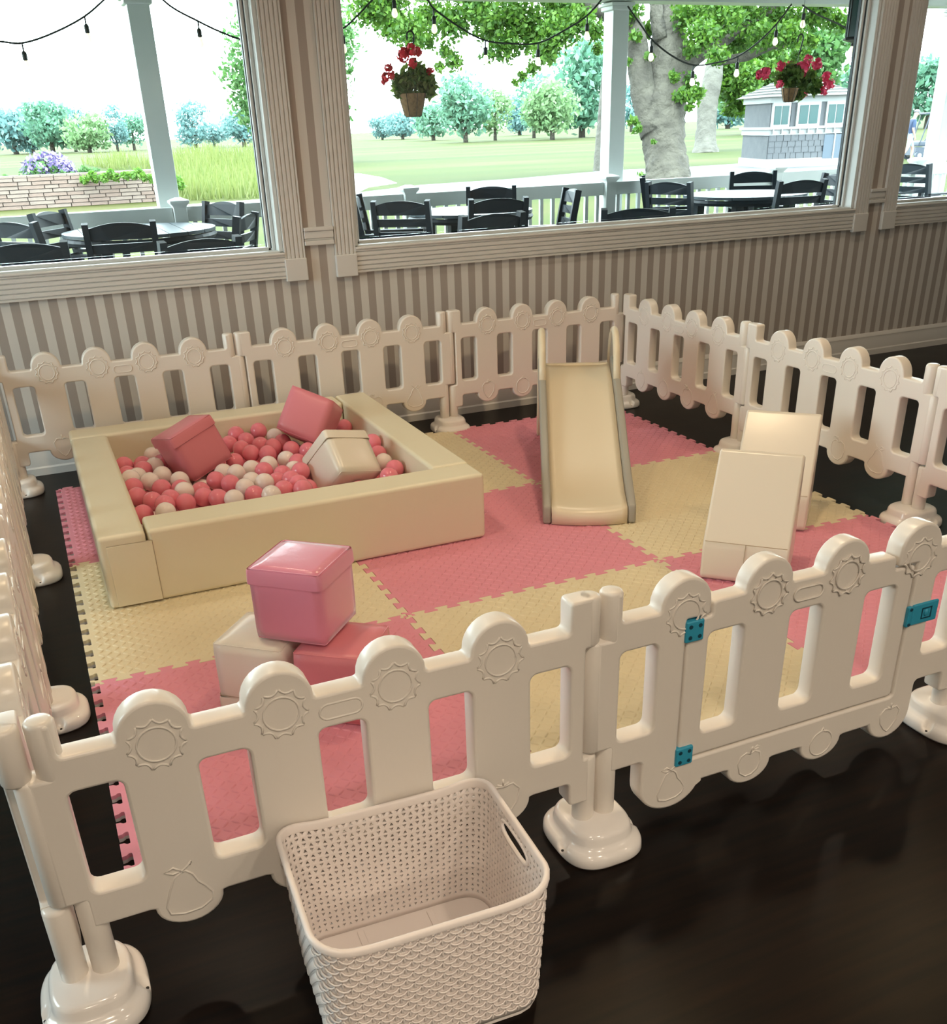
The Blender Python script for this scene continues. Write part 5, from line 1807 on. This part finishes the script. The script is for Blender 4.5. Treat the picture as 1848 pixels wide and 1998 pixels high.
# ------------------------------------------------------------------ person walking, and the golf cart behind
fp = ground(1768, 318)
DP = (fp - CAM).dot(_fw)
def person():
    Hh = 1.76
    J = {}
    def j(n, x, y, z, r):
        J[n] = (Vector((x, y, z)), r)
    # walking towards +x (local), leaning a little forward
    j('pelvis', 0.0, 0, 0.92, (0.145, 0.13)); j('waist', 0.01, 0, 1.06, (0.15, 0.135)); j('chest', 0.02, 0, 1.26, (0.165, 0.14)); j('neck', 0.05, 0, 1.47, (0.062, 0.062))
    j('skull', 0.09, 0, 1.60, (0.092, 0.082)); j('crown', 0.10, 0, 1.70, (0.075, 0.070))
    for s, n in ((-1, 'r'), (1, 'l')):
        j('hip' + n, 0.0, s * 0.09, 0.88, (0.10, 0.10))
        k = s
        j('knee' + n, 0.06 + 0.13 * k, s * 0.095, 0.50, (0.062, 0.062)); j('ankle' + n, -0.06 + 0.24 * k, s * 0.095, 0.10 + (0.03 if k < 0 else 0), (0.042, 0.042)); j('toe' + n, 0.09 + 0.25 * k, s * 0.10, 0.045, (0.042, 0.04))
        j('shoulder' + n, 0.02, s * 0.17, 1.39, (0.075, 0.075)); j('elbow' + n, -0.06 - 0.04 * k, s * 0.225, 1.13, (0.048, 0.048)); j('wrist' + n, 0.02 - 0.06 * k, s * 0.22, 0.89, (0.034, 0.034)); j('hand' + n, 0.04 - 0.06 * k, s * 0.215, 0.81, (0.036, 0.026))
    names = list(J)
    E = [('pelvis', 'waist'), ('waist', 'chest'), ('chest', 'neck'), ('neck', 'skull'), ('skull', 'crown')]
    for n in 'rl':
        E += [('pelvis', 'hip' + n), ('hip' + n, 'knee' + n), ('knee' + n, 'ankle' + n), ('ankle' + n, 'toe' + n), ('chest', 'shoulder' + n), ('shoulder' + n, 'elbow' + n), ('elbow' + n, 'wrist' + n), ('wrist' + n, 'hand' + n)]
    me = bpy.data.meshes.new('person')
    me.from_pydata([J[n][0] for n in names], [(names.index(a), names.index(b)) for a, b in E], [])
    o = bpy.data.objects.new('person', me)
    col.objects.link(o)
    sk = o.modifiers.new('skin', 'SKIN')
    for i, n in enumerate(names):
        v = me.skin_vertices[0].data[i]
        v.radius = J[n][1]
        v.use_root = n == 'pelvis'
    ss = o.modifiers.new('smooth', 'SUBSURF')
    ss.levels = ss.render_levels = 2
    dg = bpy.context.evaluated_depsgraph_get()
    m2 = bpy.data.meshes.new_from_object(o.evaluated_get(dg))
    bpy.data.objects.remove(o)
    m2.materials.clear()
    for k in ('skin', 'navy', 'shorts', 'shoe'):
        m2.materials.append(M[k])
    for p in m2.polygons:
        c = p.center
        arm = abs(c.y) > 0.185
        k = 0
        if c.z < 0.115:
            k = 3
        elif 0.55 < c.z <= 0.98 and not arm:
            k = 2
        elif 0.98 < c.z < 1.45 and (not arm or c.z > 1.17):
            k = 1
        p.material_index = k
        p.use_smooth = True
    o = link('person', m2)
    tag(o, 'person in navy shirt, pale blue shorts and cap walking to the right', 'person')
    MB().ball((0.10, 0, 1.70), (0.105, 0.092, 0.062), 14, 8).box((0.195, 0, 1.675), (0.10, 0.13, 0.014)).build('cap', M['cap'], o, smooth=60)
    fc = MB().ball((0.185, 0, 1.585), (0.020, 0.014, 0.018), 8, 6)
    for s in (-1, 1):
        fc.ball((0.085, s * 0.084, 1.60), (0.018, 0.010, 0.028), 8, 6)
    fc.build('nose_and_ears', M['skin'], o, smooth=180)
    fg = MB()
    for s in (-1, 1):
        hx = 0.04 - 0.06 * s
        for k in range(4):
            fg.tube([(hx - 0.025 + 0.017 * k, s * 0.215, 0.80), (hx - 0.020 + 0.017 * k, s * 0.205, 0.745 + 0.008 * abs(k - 1.5))], [0.008, 0.006], 6)
        fg.tube([(hx + 0.03, s * 0.210, 0.83), (hx + 0.055, s * 0.200, 0.785)], [0.009, 0.007], 6)
    fg.build('fingers', M['skin'], o, smooth=180)
    return o
pn = person()
pn.location = fp
pn.rotation_euler = (0, 0, -YAW - 0.05)
sc_ = 92 * DP / F_PX / 1.76
pn.scale = (sc_, sc_, sc_)
cp = ground(1800, 312)
ct = thing('golf_cart', 'dark golf cart half hidden behind the right porch column', 'golf cart', tuple(cp), -YAW + 0.02)
sC = (cp - CAM).dot(_fw) / F_PX
u = lambda v: v * sC
MB().box((u(14), 0.6, u(80)), (u(40), 1.1, u(3.5))).build('roof', M['cart'], ct, bevel=0.02)
for x0, x1, y_ in ((-8, 4, 0.1), (-2, 8, 1.1)):
    MB().tube([(u(x0), y_, u(30)), (u(x1), y_, u(79))], 0.025, 8).build('roof_post', M['cart'], ct)
MB().box((u(-2), 0.6, u(28)), (u(16), 1.0, u(9))).build('seat', M['cart'], ct, bevel=0.04)
MB().prism([(u(-14), u(8)), (u(36), u(8)), (u(36), u(22)), (u(24), u(26)), (u(12), u(12)), (u(4), u(22)), (u(-14), u(22))], 0.1, 1.1, lambda a, c, d: (a, d, c)).build('body', M['cart'], ct)
for x in (-7, 28):
    for y_ in (0.08, 1.12):
        wv_ = MB().tube([(u(x), y_ - 0.07, u(8)), (u(x), y_ + 0.07, u(8))], u(8), 20).build('wheel', M['cart'], ct)
        MB().tube([(u(x), y_ - 0.08, u(8)), (u(x), y_ + 0.08, u(8))], u(4), 16).build('hubcap', M['hut_trim'], wv_)
MB().bar((u(4), 0.5, u(24)), (u(11), 0.5, u(36)), 0.04, 0.04).build('steering_column', M['cart'], ct)
